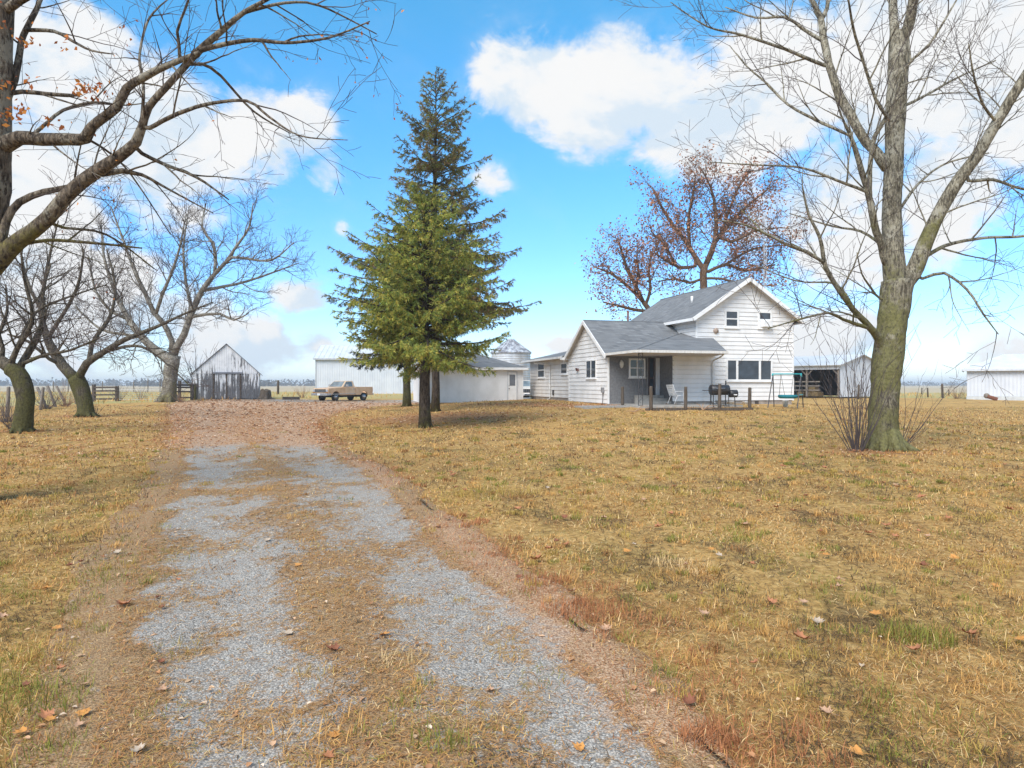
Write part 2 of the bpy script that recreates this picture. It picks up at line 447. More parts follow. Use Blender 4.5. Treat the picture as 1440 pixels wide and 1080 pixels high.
def ground_mat():
    m, nt, b = new_mat('dormant_lawn')
    v = coords(nt)
    at = N(nt, 'ShaderNodeVertexColor'); at.layer_name = 'tint'
    sp = N(nt, 'ShaderNodeSeparateColor'); nt.links.new(at.outputs['Color'], sp.inputs[0])
    litter, field, far = sp.outputs[0], sp.outputs[1], sp.outputs[2]
    n0 = noise(nt, v, .22, 5); n1 = noise(nt, coords(nt, (1, .45, 1)), 1.5, 6, .6); n2 = noise(nt, v, 11, 6, .7); n3 = noise(nt, v, 60, 4, .7)
    straw = ramp(nt, n2, [(.30, (.23, .13, .045)), (.5, (.47, .285, .10)), (.72, (.66, .45, .19))])
    green = ramp(nt, n2, [(.3, (.085, .085, .025)), (.7, (.23, .215, .07))])
    k = math_(nt, 'ADD', math_(nt, 'MULTIPLY', n0, .55), math_(nt, 'MULTIPLY', n1, .45))
    c = mix(nt, maprange(nt, k, .50, .66, 0, .7), straw, green)
    brown = ramp(nt, n2, [(.3, (.11, .060, .03)), (.7, (.27, .165, .085))])
    c = mix(nt, maprange(nt, n1, .52, .68, 0, .6), c, brown)
    rust = ramp(nt, n3, [(.32, (.11, .055, .028)), (.46, (.32, .165, .075)), (.56, (.47, .27, .13)), (.7, (.64, .43, .24))])
    lk = math_(nt, 'ADD', litter, math_(nt, 'MULTIPLY', math_(nt, 'SUBTRACT', n2, .5), 1.1))
    c = mix(nt, maprange(nt, lk, .25, .75), c, rust)
    fieldc = ramp(nt, noise(nt, coords(nt, (.35, 1.2, 1)), .16, 5, .6), [(.32, (.36, .27, .12)), (.5, (.42, .34, .15)), (.7, (.33, .30, .11))])
    c = mix(nt, field, c, fieldc)
    farc = ramp(nt, noise(nt, coords(nt, (.1, 1, 1)), .02, 4), [(.35, (.40, .30, .18)), (.65, (.47, .40, .28))])
    c = mix(nt, far, c, farc)
    nt.links.new(c, b.inputs['Base Color']); b.inputs['Roughness'].default_value = .95; b.inputs['Specular IOR Level'].default_value = .1
    h = math_(nt, 'ADD', n2, math_(nt, 'MULTIPLY', n3, .4))
    bump(nt, b, h, .8, .05)
    return m

def sinh_axis(a, b, n, k, c=0):
    u = np.linspace(-1, 1, n); s = np.sinh(k * u) / np.sinh(k)
    return np.where(s < 0, c + s * (c - a), c + s * (b - c))
gx = sinh_axis(-3500, 3500, 321, 8.2); gy = np.concatenate([np.linspace(-60, 0, 40)[:-1], np.geomspace(2, 5002, 330) - 2])
XX, YY = np.meshgrid(gx, gy); nx = len(gx); ny = len(gy)
ZZ = gz(XX, YY)
V = np.stack([XX.ravel(), YY.ravel(), ZZ.ravel()], 1)
ii = (np.arange(ny - 1)[:, None] * nx + np.arange(nx - 1)[None, :]).ravel()
Q = np.stack([ii, ii + 1, ii + nx + 1, ii + nx], 1)
fld = np.maximum(smooth(66, 72, YY), smooth(2.0, 4.5, YY - 38.5 - np.clip(XX + 40, 0, 25) * .72) * smooth(-23, -26, XX))
fld = np.clip(fld, 0, 1); far = smooth(110, 150, YY + (fbm(XX * .02, YY * .02, 4) - .5) * 20)
col = np.stack([leafy(XX, YY).ravel() * .9, fld.ravel(), far.ravel()], 1)
ground = np_mesh('ground', V, Q, None, ground_mat(), col, smooth=True); tag(ground, kind='structure')

def drive_mat():
    m, nt, b = new_mat('gravel_drive')
    v = coords(nt)
    at = N(nt, 'ShaderNodeVertexColor'); at.layer_name = 'tint'
    sp = N(nt, 'ShaderNodeSeparateColor'); nt.links.new(at.outputs['Color'], sp.inputs[0])
    vo = N(nt, 'ShaderNodeTexVoronoi'); vo.inputs['Scale'].default_value = 85; nt.links.new(v, vo.inputs['Vector'])
    vo2 = N(nt, 'ShaderNodeTexVoronoi'); vo2.inputs['Scale'].default_value = 30; nt.links.new(v, vo2.inputs['Vector'])
    hv = N(nt, 'ShaderNodeSeparateColor'); nt.links.new(vo.outputs['Color'], hv.inputs[0])
    stone = ramp(nt, hv.outputs[0], [(.0, (.27, .24, .205)), (.35, (.385, .345, .30)), (.75, (.49, .445, .39)), (1, (.60, .55, .485))])
    stone = mix(nt, maprange(nt, vo.outputs['Distance'], .35, .75, 0, .7), stone, (.15, .14, .13))
    n1 = noise(nt, v, 2.2, 6, .6); n2 = noise(nt, v, 16, 6, .7); n3 = noise(nt, v, 75, 4, .7)
    stone = mix(nt, maprange(nt, n1, .45, .7, 0, .4), stone, (.30, .26, .225))
    straw = ramp(nt, n3, [(.3, (.15, .085, .045)), (.5, (.33, .205, .105)), (.7, (.50, .35, .20))])
    rust = ramp(nt, n3, [(.32, (.13, .066, .036)), (.46, (.38, .21, .115)), (.56, (.56, .36, .22)), (.7, (.74, .56, .41))])
    n5 = noise(nt, coords(nt, (1, .7, 1)), 5.5, 6, .7)
    ck = math_(nt, 'ADD', sp.outputs[0], math_(nt, 'MULTIPLY', math_(nt, 'SUBTRACT', n2, .5), 2.2))
    ck = math_(nt, 'ADD', ck, math_(nt, 'MULTIPLY', math_(nt, 'SUBTRACT', n5, .5), 2.2))
    c = mix(nt, maprange(nt, ck, .30, .78), stone, straw)
    lk = math_(nt, 'ADD', sp.outputs[1], math_(nt, 'MULTIPLY', math_(nt, 'SUBTRACT', n2, .5), 1.4))
    c = mix(nt, maprange(nt, lk, .35, .85, 0, .85), c, rust)
    nt.links.new(c, b.inputs['Base Color']); b.inputs['Roughness'].default_value = .95; b.inputs['Specular IOR Level'].default_value = .15
    bump(nt, b, math_(nt, 'SUBTRACT', n3, vo.outputs['Distance']), .7, .012)
    return m
rows = np.concatenate([np.linspace(-5, 2.2, 40)[:-1], np.geomspace(2.2, 63.5, 620)]); cols = np.linspace(-.12, 1.12, 70)
l, r = drive_edges(rows)
CX = l[:, None] + (r - l)[:, None] * cols[None, :]; CY = np.repeat(rows[:, None], len(cols), 1)
jit = (fbm(CX * .0 + CY * 1.1, CX * .3, 5) - .5) * .5 * np.where(np.abs(cols - .5) > .55, 1, 0)[None, :]
CX = CX + jit
dome = .012 + .012 * (1 - smooth(.46, .60, np.abs(cols - .5)))[None, :]
CZ = gz(CX, CY) + dome - .028 * (np.abs(cols - .5) > .605)[None, :]
V = np.stack([CX.ravel(), CY.ravel(), CZ.ravel()], 1)
n_r, n_c = CX.shape
ii = (np.arange(n_r - 1)[:, None] * n_c + np.arange(n_c - 1)[None, :]).ravel()
Q = np.stack([ii, ii + 1, ii + n_c + 1, ii + n_c], 1)
col = np.stack([cover(CX, CY).ravel(), leafy(CX, CY).ravel(), CX.ravel() * 0], 1)
drive = np_mesh('driveway', V, Q, None, drive_mat(), col, smooth=True); tag(drive, kind='structure')

rs = np.random.RandomState(7)
def sample_view(n, d0, d1, power=1.0, margin=1.5):
    """points on the ground, spread over distance so that the near ground gets more"""
    u = rs.rand(n)
    if power == 1.0: d = d0 * (d1 / d0) ** u
    else: d = (d0 ** (1 - power) + u * (d1 ** (1 - power) - d0 ** (1 - power))) ** (1 / (1 - power))
    x = (rs.rand(n) * 2 - 1) * (d * .88 + margin + 2.5)
    return x, d

PAL = {k: np.array(v) for k, v in dict(straw=(.60, .345, .115), pale=(.70, .50, .25), green=(.22, .215, .045), olive=(.44, .31, .08), brown=(.36, .185, .07), rust=(.42, .18, .08), dark=(.085, .055, .03)).items()}
def blades(x, y, ln, wd, lean, colr, bend=.5, nz=None):
    n = len(x)
    az = rs.rand(n) * 2 * PI
    dx = np.cos(az); dy = np.sin(az)
    z0 = gz(x, y) - .004
    if nz is not None: z0 = z0 + nz
    px = -dy * wd * .5; py = dx * wd * .5
    out = []
    for t, wf in ((0, 1.), (.5, .8), (1, .12)):
        a = lean * (1 - bend * .5 + bend * t)
        h = ln * t
        rx = h * np.sin(a); rz = h * np.cos(a)
        bx = x + dx * rx; by = y + dy * rx; bz = z0 + np.maximum(rz, .0) + .006
        out.append((np.stack([bx - px * wf, by - py * wf, bz], 1), np.stack([bx + px * wf, by + py * wf, bz], 1)))
    V = np.stack([out[0][0], out[0][1], out[1][0], out[1][1], out[2][0], out[2][1]], 1).reshape(-1, 3)
    i = np.arange(n) * 6
    Q = np.concatenate([np.stack([i, i + 1, i + 3, i + 2], 1), np.stack([i + 2, i + 3, i + 5, i + 4], 1)])
    C = np.repeat(colr, 6, 0)
    return V, Q, C

def lawn_colors(x, y, greenish=0.):
    n = len(x)
    k = fbm(x * .22 + 3, y * .16, 41, 4) * .5 + fbm(x * 1.3, y * .7, 43, 4) * .5
    k = k + .11 * (x < -2) * (y < 25) + .035 * (x > 1.5) * smooth(11, 6, y)
    g = smooth(.50, .64, k) + greenish
    b = smooth(.42, .55, fbm(x * 1.1 + 9, y * .55, 47, 4)); dk = smooth(.55, .68, fbm(x * 2.4 + 1, y * 1.1, 53, 3))
    u = rs.rand(n)
    c = np.where((u < .62)[:, None], PAL['straw'], PAL['pale'])
    c = np.where((rs.rand(n) < .09 + .42 * g)[:, None], np.where((rs.rand(n) < .40)[:, None], PAL['green'], PAL['olive']), c)
    c = np.where((rs.rand(n) < .08 + .42 * b)[:, None], PAL['brown'], c)
    c = np.where((rs.rand(n) < .09 + .6 * dk)[:, None], PAL['dark'] * 1.3, c)
    lf = leafy(x, y)
    c = np.where((rs.rand(n) < lf * .8)[:, None], PAL['rust'] * (.8 + .5 * rs.rand(n))[:, None], c)
    return c * (.8 + .5 * rs.rand(n))[:, None]

def keep_lawn(x, y):
    c, w = drive_pos(x, y)
    on = (c > 0) & (c < 1)
    cv = cover(x, y)
    k = np.where(on, (cv > .30 + .35 * rs.rand(len(x))) | (rs.rand(len(x)) < .2), True)
    k &= ~((fbm(x * .9, y * .9, 71, 3) < .30) & (rs.rand(len(x)) < .6))
    k &= ~((y > 62)) 
    # nothing grows through the buildings
    ca, sa = math.cos(.27), math.sin(.27); s = (x - 5.07) * ca + (y - 36) * sa; t = -(x - 5.07) * sa + (y - 36) * ca
    k &= ~((s > -.1) & (s < 11.6) & (t > -3.9) & (t < 15))
    return k
parts = []
# matted thatch
x, y = sample_view(560000, 2.0, 46, 1.0); k = keep_lawn(x, y); x = x[k]; y = y[k]; n = len(x)
c_, w_ = drive_pos(x, y); on = ((c_ > .03) & (c_ < .97))
ln = (.035 + .060 * rs.rand(n)) * np.clip(.75 + y * .022, .8, 1.5) * np.where(on, .85, 1); wd = (.0026 + .0026 * rs.rand(n)) * np.clip(y / 4.2, 1, 6)
lean = np.where(rs.rand(n) < .82, 1.05 + .5 * rs.rand(n), .3 + .8 * rs.rand(n)); lean = np.where(on, np.maximum(lean, 1.15), lean)
colr = lawn_colors(x, y); colr = np.where(on[:, None] & (rs.rand(n) < .5)[:, None], PAL['brown'] * 1.35, colr)
parts.append(blades(x, y, ln, wd, lean, colr, .5, rs.rand(n) * .014 + np.where(on, .020, 0)))
# upright tufts
tx, ty = sample_view(2900, 2.3, 30, 1.0); k = keep_lawn(tx, ty); tx = tx[k]; ty = ty[k]
c_, w_ = drive_pos(tx, ty); k = ~((c_ > .02) & (c_ < .98)) | (rs.rand(len(tx)) < .3); tx = tx[k]; ty = ty[k]
m_ = 46; n = len(tx) * m_
rad = (.05 + .13 * rs.rand(len(tx))) ; hgt = .035 + .05 * rs.rand(len(tx))
kind = rs.rand(len(tx)); tcol = np.where((kind < .30)[:, None], PAL['green'] * 1.1, np.where((kind < .55)[:, None], PAL['olive'], np.where((kind < .88)[:, None], PAL['straw'], PAL['brown'])))
c_, w_ = drive_pos(tx, ty); nr = (c_ > .97) & ((c_ - 1) * w_ < .75) & (rs.rand(len(tx)) < .65)
tcol = np.where(nr[:, None], PAL['rust'], tcol)
a = rs.rand(n) * 2 * PI; r = np.sqrt(rs.rand(n))
X = np.repeat(tx, m_) + np.cos(a) * r * np.repeat(rad, m_); Y = np.repeat(ty, m_) + np.sin(a) * r * np.repeat(rad, m_)
parts.append(blades(X, Y, np.repeat(hgt, m_) * (.6 + .7 * rs.rand(n)), (.003 + .002 * rs.rand(n)) * np.clip(np.repeat(ty, m_) / 5, 1, 4), .1 + .75 * rs.rand(n), np.repeat(tcol, m_, 0) * (.7 + .6 * rs.rand(n))[:, None], .6))
# named tufts seen in the photograph: a green one on the right, rust ones along the drive
for (px, d, rr, hh, c0, nn) in ((1290, 4.35, .17, .10, 'green', 420), (1000, 3.05, .11, .09, 'rust', 260), (820, 4.75, .22, .09, 'rust', 420), (765, 5.5, .15, .08, 'rust', 240), (700, 10.0, .5, .12, 'olive', 500),
                                (960, 6.0, .22, .08, 'pale', 300), (30, 3.4, .25, .09, 'green', 360), (210, 6.3, .35, .06, 'green', 360), (180, 5.6, .3, .06, 'green', 320), (560, 3.9, .12, .10, 'pale', 90), (430, 3.1, .2, .10, 'straw', 160), (620, 3.0, .10, .12, 'green', 90)):
    cx = (px - 720) / F * d
    a = rs.rand(nn) * 2 * PI; r = np.sqrt(rs.rand(nn)) * rr
    parts.append(blades(cx + np.cos(a) * r * 1.4, d + np.sin(a) * r, hh * (.5 + .8 * rs.rand(nn)), .003 + .003 * rs.rand(nn), .1 + .8 * rs.rand(nn), PAL[c0][None] * (.65 + .7 * rs.rand(nn))[:, None], .6))
# tall dead stems in the field beyond the fence
x, y = sample_view(16000, 40, 100, 0.0, 4); k = np.zeros(len(x), bool)
fl = np.maximum(smooth(66, 72, y), smooth(2.0, 4.5, y - 38.5 - np.clip(x + 40, 0, 25) * .72) * smooth(-23, -26, x)); k = (fl > .5) & (rs.rand(len(x)) < .75) & ((fbm(x * .25, y * .25, 91) > .42) | (y > 75))
x = x[k]; y = y[k]; n = len(x)
parts.append(blades(x, y, .15 + .28 * rs.rand(n), .03 + .04 * rs.rand(n), .1 + .7 * rs.rand(n), np.where((rs.rand(n) < .7)[:, None], PAL['straw'] * 1.05, PAL['olive']) * (.8 + .4 * rs.rand(n))[:, None], .5))
VV = []; QQ = []; CC = []; o_ = 0
for (v, q, c) in parts:
    VV.append(v); QQ.append(q + o_); CC.append(c); o_ += len(v)
grass = np_mesh('grass', np.concatenate(VV), np.concatenate(QQ), None, M['grass'], np.concatenate(CC)); tag(grass, kind='stuff')

# loose gravel stones on the bare patches near the camera
x, y = sample_view(60000, 2.2, 13, 1.2, .5); c_, w_ = drive_pos(x, y); k = (c_ > .03) & (c_ < .97) & (cover(x, y) < .5); x = x[k]; y = y[k]; n = len(x)
sz = (.003 + .0045 * rs.rand(n) ** 2) * np.clip(y / 4, .9, 2); a = rs.rand(n) * 6.28
z = gz(x, y) + .024
offs = np.array([(1, 0, -.2), (0, 1, -.2), (-1, 0, -.2), (0, -1, -.2), (.25, .1, .75)])
V = np.zeros((n, 5, 3))
for k in range(5):
    sx = offs[k][0] * (.7 + .6 * rs.rand(n)); sy = offs[k][1] * (.7 + .6 * rs.rand(n))
    V[:, k, 0] = x + (np.cos(a) * sx - np.sin(a) * sy) * sz; V[:, k, 1] = y + (np.sin(a) * sx + np.cos(a) * sy) * sz; V[:, k, 2] = z + offs[k][2] * sz * (.5 + .6 * rs.rand(n))
i = np.arange(n) * 5
T = np.concatenate([np.stack([i + p, i + q, i + 4], 1) for p, q in ((0, 1), (1, 2), (2, 3), (3, 0))])
g_ = .30 + .32 * rs.rand(n) ** 1.2; C = np.repeat(np.stack([g_ * .93, g_ * .85, g_ * .755], 1), 5, 0)
tag(np_mesh('gravel', V.reshape(-1, 3), None, T, M['stone'], C), kind='stuff')

# leaf carpet: uncounted small fallen leaves
def leaf_cards(x, y, sz, colr):
    n = len(x); az = rs.rand(n) * 6.28; z = gz(x, y) + .022 + .02 * rs.rand(n)
    tilt = (rs.rand(n) - .5) * 1.0; ux = np.cos(az); uy = np.sin(az)
    V = np.zeros((n, 6, 3)); cu = .25 + .5 * rs.rand(n)
    for k, (a, b, h) in enumerate(((-1, 0, 0), (-.25, -.62, 1), (.5, -.5, .7), (1, 0, .15), (.45, .55, .7), (-.3, .6, 1))):
        V[:, k, 0] = x + (ux * a - uy * b) * sz; V[:, k, 1] = y + (uy * a + ux * b) * sz; V[:, k, 2] = z + sz * (h * cu * .6 + np.abs(b * tilt) * .6)
    i = np.arange(n) * 6
    Q = np.concatenate([np.stack([i, i + 1, i + 2, i + 3], 1), np.stack([i, i + 3, i + 4, i + 5], 1)])
    return V.reshape(-1, 3), Q, np.repeat(colr, 6, 0)
LP = [np.array(c) for c in ((.60, .33, .17), (.68, .45, .27), (.46, .23, .11), (.78, .60, .44), (.64, .39, .23), (.27, .13, .07))]
def leaf_cols(n): return np.array(LP)[rs.randint(0, len(LP), n)] * (.75 + .5 * rs.rand(n))[:, None]
x, y = sample_view(52000, 2.4, 62, .75, 1); k = (rs.rand(len(x)) < leafy(x, y) ** 1.5 * smooth(6, 16, y) + .012 + .10 * (np.abs(drive_pos(x, y)[0] - .5) < .6)) & keep_lawn(x, y) | ((rs.rand(len(x)) < leafy(x, y) ** 1.3) & (y > 14) & (y < 62)); x = x[k]; y = y[k]
ok = y < 60; x = x[ok]; y = y[ok]
lv = leaf_cards(x, y, np.where(y < 14, .010 + .022 * rs.rand(len(x)) ** 2, .028 + .035 * rs.rand(len(x))) * np.clip(y / 22, .8, 2.0), leaf_cols(len(x)))
tag(np_mesh('leaf_litter', lv[0], lv[1], None, M['leaf'], lv[2]), kind='stuff')

# the large leaves one can count
def big_leaf(seed, colr, curl):
    r = random.Random(seed)
    pts = []
    for a, rad in ((-90, .55), (-62, .50), (-40, .78), (-20, .62), (5, .98), (28, .55), (50, .92), (72, .60), (90, 1.1), (108, .60), (130, .92), (152, .55), (175, .98), (200, .62), (220, .78), (242, .50)):
        a = math.radians(a + r.uniform(-4, 4)); rad *= r.uniform(.88, 1.1)
        pts.append((rad * math.cos(a), rad * math.sin(a)))
    m = MB(); c = (0, 0, 0)
    def z(p): return curl * (p[0] ** 2 * .55 + .3 * abs(p[1]) ** 1.5 * (1 if p[1] > 0 else .6)) + r.uniform(0, .08)
    ring = [(p[0] * (1 - .25 * curl * abs(p[0])), p[1] * (1 - .15 * curl), z(p)) for p in pts]
    mid = [(p[0] * .5, p[1] * .5, z((p[0] * .5, p[1] * .5)) * .8) for p in pts]
    n = len(ring); m.v = [c] + mid + ring
    for k in range(n):
        k2 = (k + 1) % n
        m.f.append((0, 1 + k, 1 + k2)); m.f.append((1 + k, 1 + n + k, 1 + n + k2, 1 + k2)); m.m += [0, 0]
    i = len(m.v)
    m.tube([(0, -.1, .03), (.05, -.7, .02), (.12, -1.35, .12)], [.03, .025, .02], 4)
    return m, noisy('leaf_%d' % seed, tuple(x * .62 for x in colr), colr, 2.5, .75, lo=.3, hi=.65)
# ------------------------------------------------------------------ camera, light, sky
cam = bpy.data.cameras.new('camera'); co = bpy.data.objects.new('camera', cam); COL.objects.link(co); SC.camera = co
cam.sensor_width = 36; cam.lens = 24; cam.clip_end = 20000; cam.clip_start = .05
co.location = (0, 0, CAMZ); co.rotation_euler = (PI / 2, 0, 0); cam.shift_y = 1 / 1440
SUN_EL, SUN_AZ = math.radians(46), math.radians(212)     # azimuth from +Y, clockwise: behind the camera, to the left
sd = Vector((math.sin(SUN_AZ) * math.cos(SUN_EL), math.cos(SUN_AZ) * math.cos(SUN_EL), math.sin(SUN_EL)))
sl = bpy.data.lights.new('sun', 'SUN'); so = bpy.data.objects.new('sun', sl); COL.objects.link(so)
sl.energy = 2.1; sl.angle = math.radians(38); sl.color = (1, .95, .88); so.rotation_euler = (-sd).to_track_quat('-Z', 'Y').to_euler()
SC.view_settings.view_transform = 'Standard'; SC.view_settings.look = 'None'; SC.view_settings.exposure = 1.14; SC.view_settings.gamma = 1

W_ = bpy.data.worlds.new('World'); SC.world = W_; W_.use_nodes = True
nt = W_.node_tree; nt.nodes.clear()
out = N(nt, 'ShaderNodeOutputWorld')
sky = N(nt, 'ShaderNodeTexSky', sky_type='NISHITA'); sky.sun_disc = False; sky.sun_elevation = SUN_EL; sky.sun_rotation = SUN_AZ
sky.air_density = 1.0; sky.dust_density = .2; sky.ozone_density = 2.0
tc = N(nt, 'ShaderNodeTexCoord'); dirv = tc.outputs['Generated']
sx = N(nt, 'ShaderNodeSeparateXYZ'); nt.links.new(dirv, sx.inputs[0])
az = math_(nt, 'ARCTAN2', sx.outputs[0], sx.outputs[1]); el = math_(nt, 'ARCSINE', sx.outputs[2])
cx = N(nt, 'ShaderNodeCombineXYZ'); nt.links.new(az, cx.inputs[0]); nt.links.new(el, cx.inputs[1])
ae = cx.outputs[0]
BL = [  # clouds of the photograph as bearings and elevations: centre, half size, density
 (870, 140, 200, 100, 1.), (745, 120, 105, 85, 1), (1000, 180, 190, 100, 1), (1120, 90, 170, 150, 1.1), (1270, 70, 210, 190, 1.2), (1420, 60, 220, 210, 1.3), (1330, 270, 110, 120, 1.15),
 (690, 255, 42, 34, .75), (1190, 290, 150, 150, 1.0), (1050, 330, 100, 90, .6), (110, 120, 190, 150, 1.2), (220, 200, 210, 160, 1.2), (40, 270, 190, 180, 1.2), (335, 195, 150, 95, 1.0), (425, 185, 72, 72, .95), (455, 240, 48, 48, .8),
 (60, 420, 280, 170, 1.0), (340, 490, 150, 70, 1.05), (425, 418, 70, 40, .85), (440, 478, 60, 36, .85), (250, 440, 130, 70, .8), (480, 320, 18, 15, .55), (785, 487, 50, 26, .75), (560, 480, 70, 40, .7), (1180, 470, 160, 60, .7), (1410, 490, 80, 40, .75)]
dens = None
for (px, py, rx, ry, w) in BL:
    a = math.atan((px - 720) / F); e = math.atan((HZ - py) / F * math.cos(a)); kx = math.cos(a) ** 2; 
    vs = N(nt, 'ShaderNodeVectorMath', operation='SUBTRACT'); nt.links.new(ae, vs.inputs[0]); vs.inputs[1].default_value = (a, e, 0)
    vm = N(nt, 'ShaderNodeVectorMath', operation='MULTIPLY'); nt.links.new(vs.outputs[0], vm.inputs[0]); vm.inputs[1].default_value = (F / rx / kx, F / ry / math.cos(a), 0)
    vl = N(nt, 'ShaderNodeVectorMath', operation='LENGTH'); nt.links.new(vm.outputs[0], vl.inputs[0])
    v = maprange(nt, vl.outputs['Value'], 1.25, .15, 0, w)
    dens = v if dens is None else math_(nt, 'SMOOTH_MAX', dens, v)
    if dens.node.type == 'MATH' and dens.node.operation == 'SMOOTH_MAX': dens.node.inputs[2].default_value = .12
# the rest of the sky: scattered clouds
side = maprange(nt, math_(nt, 'ABSOLUTE', az), .72, .95)
up = maprange(nt, el, .56, .75)
outside = math_(nt, 'MAXIMUM', side, up)
gen = maprange(nt, noise(nt, dirv, 2.1, 3, .5), .42, .62, 0, 1.1)
dens = math_(nt, 'MAXIMUM', dens, math_(nt, 'MULTIPLY', gen, outside))
mp = N(nt, 'ShaderNodeMapping'); mp.inputs['Scale'].default_value = (1, 1, 1.5); nt.links.new(dirv, mp.inputs['Vector'])
nA = noise(nt, mp.outputs['Vector'], 5.5, 10, .60, .3); nB = noise(nt, mp.outputs['Vector'], 15, 8, .62, .5)
n1 = math_(nt, 'ADD', math_(nt, 'MULTIPLY', nA, .62), math_(nt, 'MULTIPLY', nB, .38))
n2 = noise(nt, mp.outputs['Vector'], 3.2, 3, .5)
f = math_(nt, 'ADD', dens, math_(nt, 'MULTIPLY', math_(nt, 'SUBTRACT', n1, .5), 3.0))
alpha = maprange(nt, f, .33, .80)
wisp = math_(nt, 'MULTIPLY', maprange(nt, n1, .46, .72, 0, .45), maprange(nt, dens, .0, .35))
alpha = math_(nt, 'MAXIMUM', alpha, wisp)
lift = N(nt, 'ShaderNodeVectorMath', operation='ADD'); nt.links.new(mp.outputs['Vector'], lift.inputs[0]); lift.inputs[1].default_value = (-.02, 0, .075)
n3 = noise(nt, lift.outputs[0], 5.5, 6, .60, .3)
shade = maprange(nt, math_(nt, 'SUBTRACT', n3, nA), -.09, .14)
shade = math_(nt, 'ADD', math_(nt, 'MULTIPLY', shade, .72), math_(nt, 'MULTIPLY', n2, .42))
ccol = ramp(nt, shade, [(.15, (1.0, 1.0, 1.0)), (.5, (.94, .97, 1.0)), (.85, (.74, .86, .98))])
hs = N(nt, 'ShaderNodeHueSaturation'); hs.inputs['Saturation'].default_value = 1.3; hs.inputs['Hue'].default_value = .488
nt.links.new(sky.outputs['Color'], hs.inputs['Color'])
bg = N(nt, 'ShaderNodeBackground'); tint = ramp(nt, maprange(nt, el, 0, .55, sm=False), [(0, (.56, .67, .93)), (.35, (.70, .79, 1.0)), (1, (.95, 1.10, 1.03))])
nt.links.new(mix(nt, 1.0, hs.outputs['Color'], tint, 'MULTIPLY'), bg.inputs['Color']); bg.inputs['Strength'].default_value = .124
bc = N(nt, 'ShaderNodeBackground'); nt.links.new(ccol, bc.inputs['Color']); bc.inputs['Strength'].default_value = .435
hz = maprange(nt, el, .08, -.01, 0, .22)
alpha = math_(nt, 'MAXIMUM', alpha, hz)
ms = N(nt, 'ShaderNodeMixShader'); nt.links.new(alpha, ms.inputs[0]); nt.links.new(bg.outputs[0], ms.inputs[1]); nt.links.new(bc.outputs[0], ms.inputs[2])
nt.links.new(ms.outputs[0], out.inputs['Surface'])

# the air: far things fade to pale blue
hb = MB(); hb.box(-3600, 3600, -90, 5100, -1.5, 24)
hm = bpy.data.materials.new('air'); hm.use_nodes = True; hnt = hm.node_tree; hnt.nodes.clear()
ho = N(hnt, 'ShaderNodeOutputMaterial'); hv_ = N(hnt, 'ShaderNodeVolumePrincipled'); hv_.inputs['Color'].default_value = (.86, .93, 1, 1); hv_.inputs['Density'].default_value = .00055
hnt.links.new(hv_.outputs[0], ho.inputs['Volume'])
tag(hb.build('haze', hm), kind='stuff')
# ------------------------------------------------------------------ buildings
def clip_poly(poly, z0, z1):
    def half(p, keep, z):
        o = []
        for k in range(len(p)):
            a = p[k]; b = p[(k + 1) % len(p)]; ka = keep(a); kb = keep(b)
            if ka: o.append(a)
            if ka != kb:
                t = (z - a[1]) / (b[1] - a[1]); o.append((a[0] + (b[0] - a[0]) * t, z))
        return o
    p = half(poly, lambda q: q[1] >= z0 - 1e-9, z0)
    return half(p, lambda q: q[1] <= z1 + 1e-9, z1) if len(p) > 2 else []
def siding(mb, poly, fn, course=.235, lap=.026, z_start=None, gap=None):
    """lap boards over a wall polygon (u, z); fn(u, z, n) -> point, n outwards"""
    zs = [p[1] for p in poly]; z = min(zs) if z_start is None else z_start; top = max(zs)
    while z < top - 1e-4:
        z1 = min(z + course, top); p = clip_poly(poly, z, z1)
        if len(p) > 2:
            gap = gap or (.009 if course > .2 else .007)
            pf = clip_poly(p, z + gap, z1); pb = clip_poly(p, z, z + gap)
            if len(pf) > 2: mb.face([fn(u, zz, .004 + lap * (1 - (zz - z) / course)) for u, zz in pf])
            if len(pb) > 2:
                mb.face([fn(u, zz, -.022) for u, zz in pb])
                us = [q[0] for q in pb]; a_, b_ = min(us), max(us)
                mb.face([fn(a_, z + gap, -.022), fn(b_, z + gap, -.022), fn(b_, z + gap, .004 + lap), fn(a_, z + gap, .004 + lap)])
                mb.face([fn(a_, z, -.022), fn(b_, z, -.022), fn(b_, z, .004), fn(a_, z, .004)])
        z = z1
def on(kind, c):
    """local frames of the house: front walls at t=c face -t, side walls at s=c face -s"""
    if kind == 'front': return lambda u, z, n: (u, c - n, z)
    if kind == 'side': return lambda u, z, n: (c - n, u, z)
    if kind == 'rside': return lambda u, z, n: (c + n, u, z)
    return lambda u, z, n: (u, c + n, z)
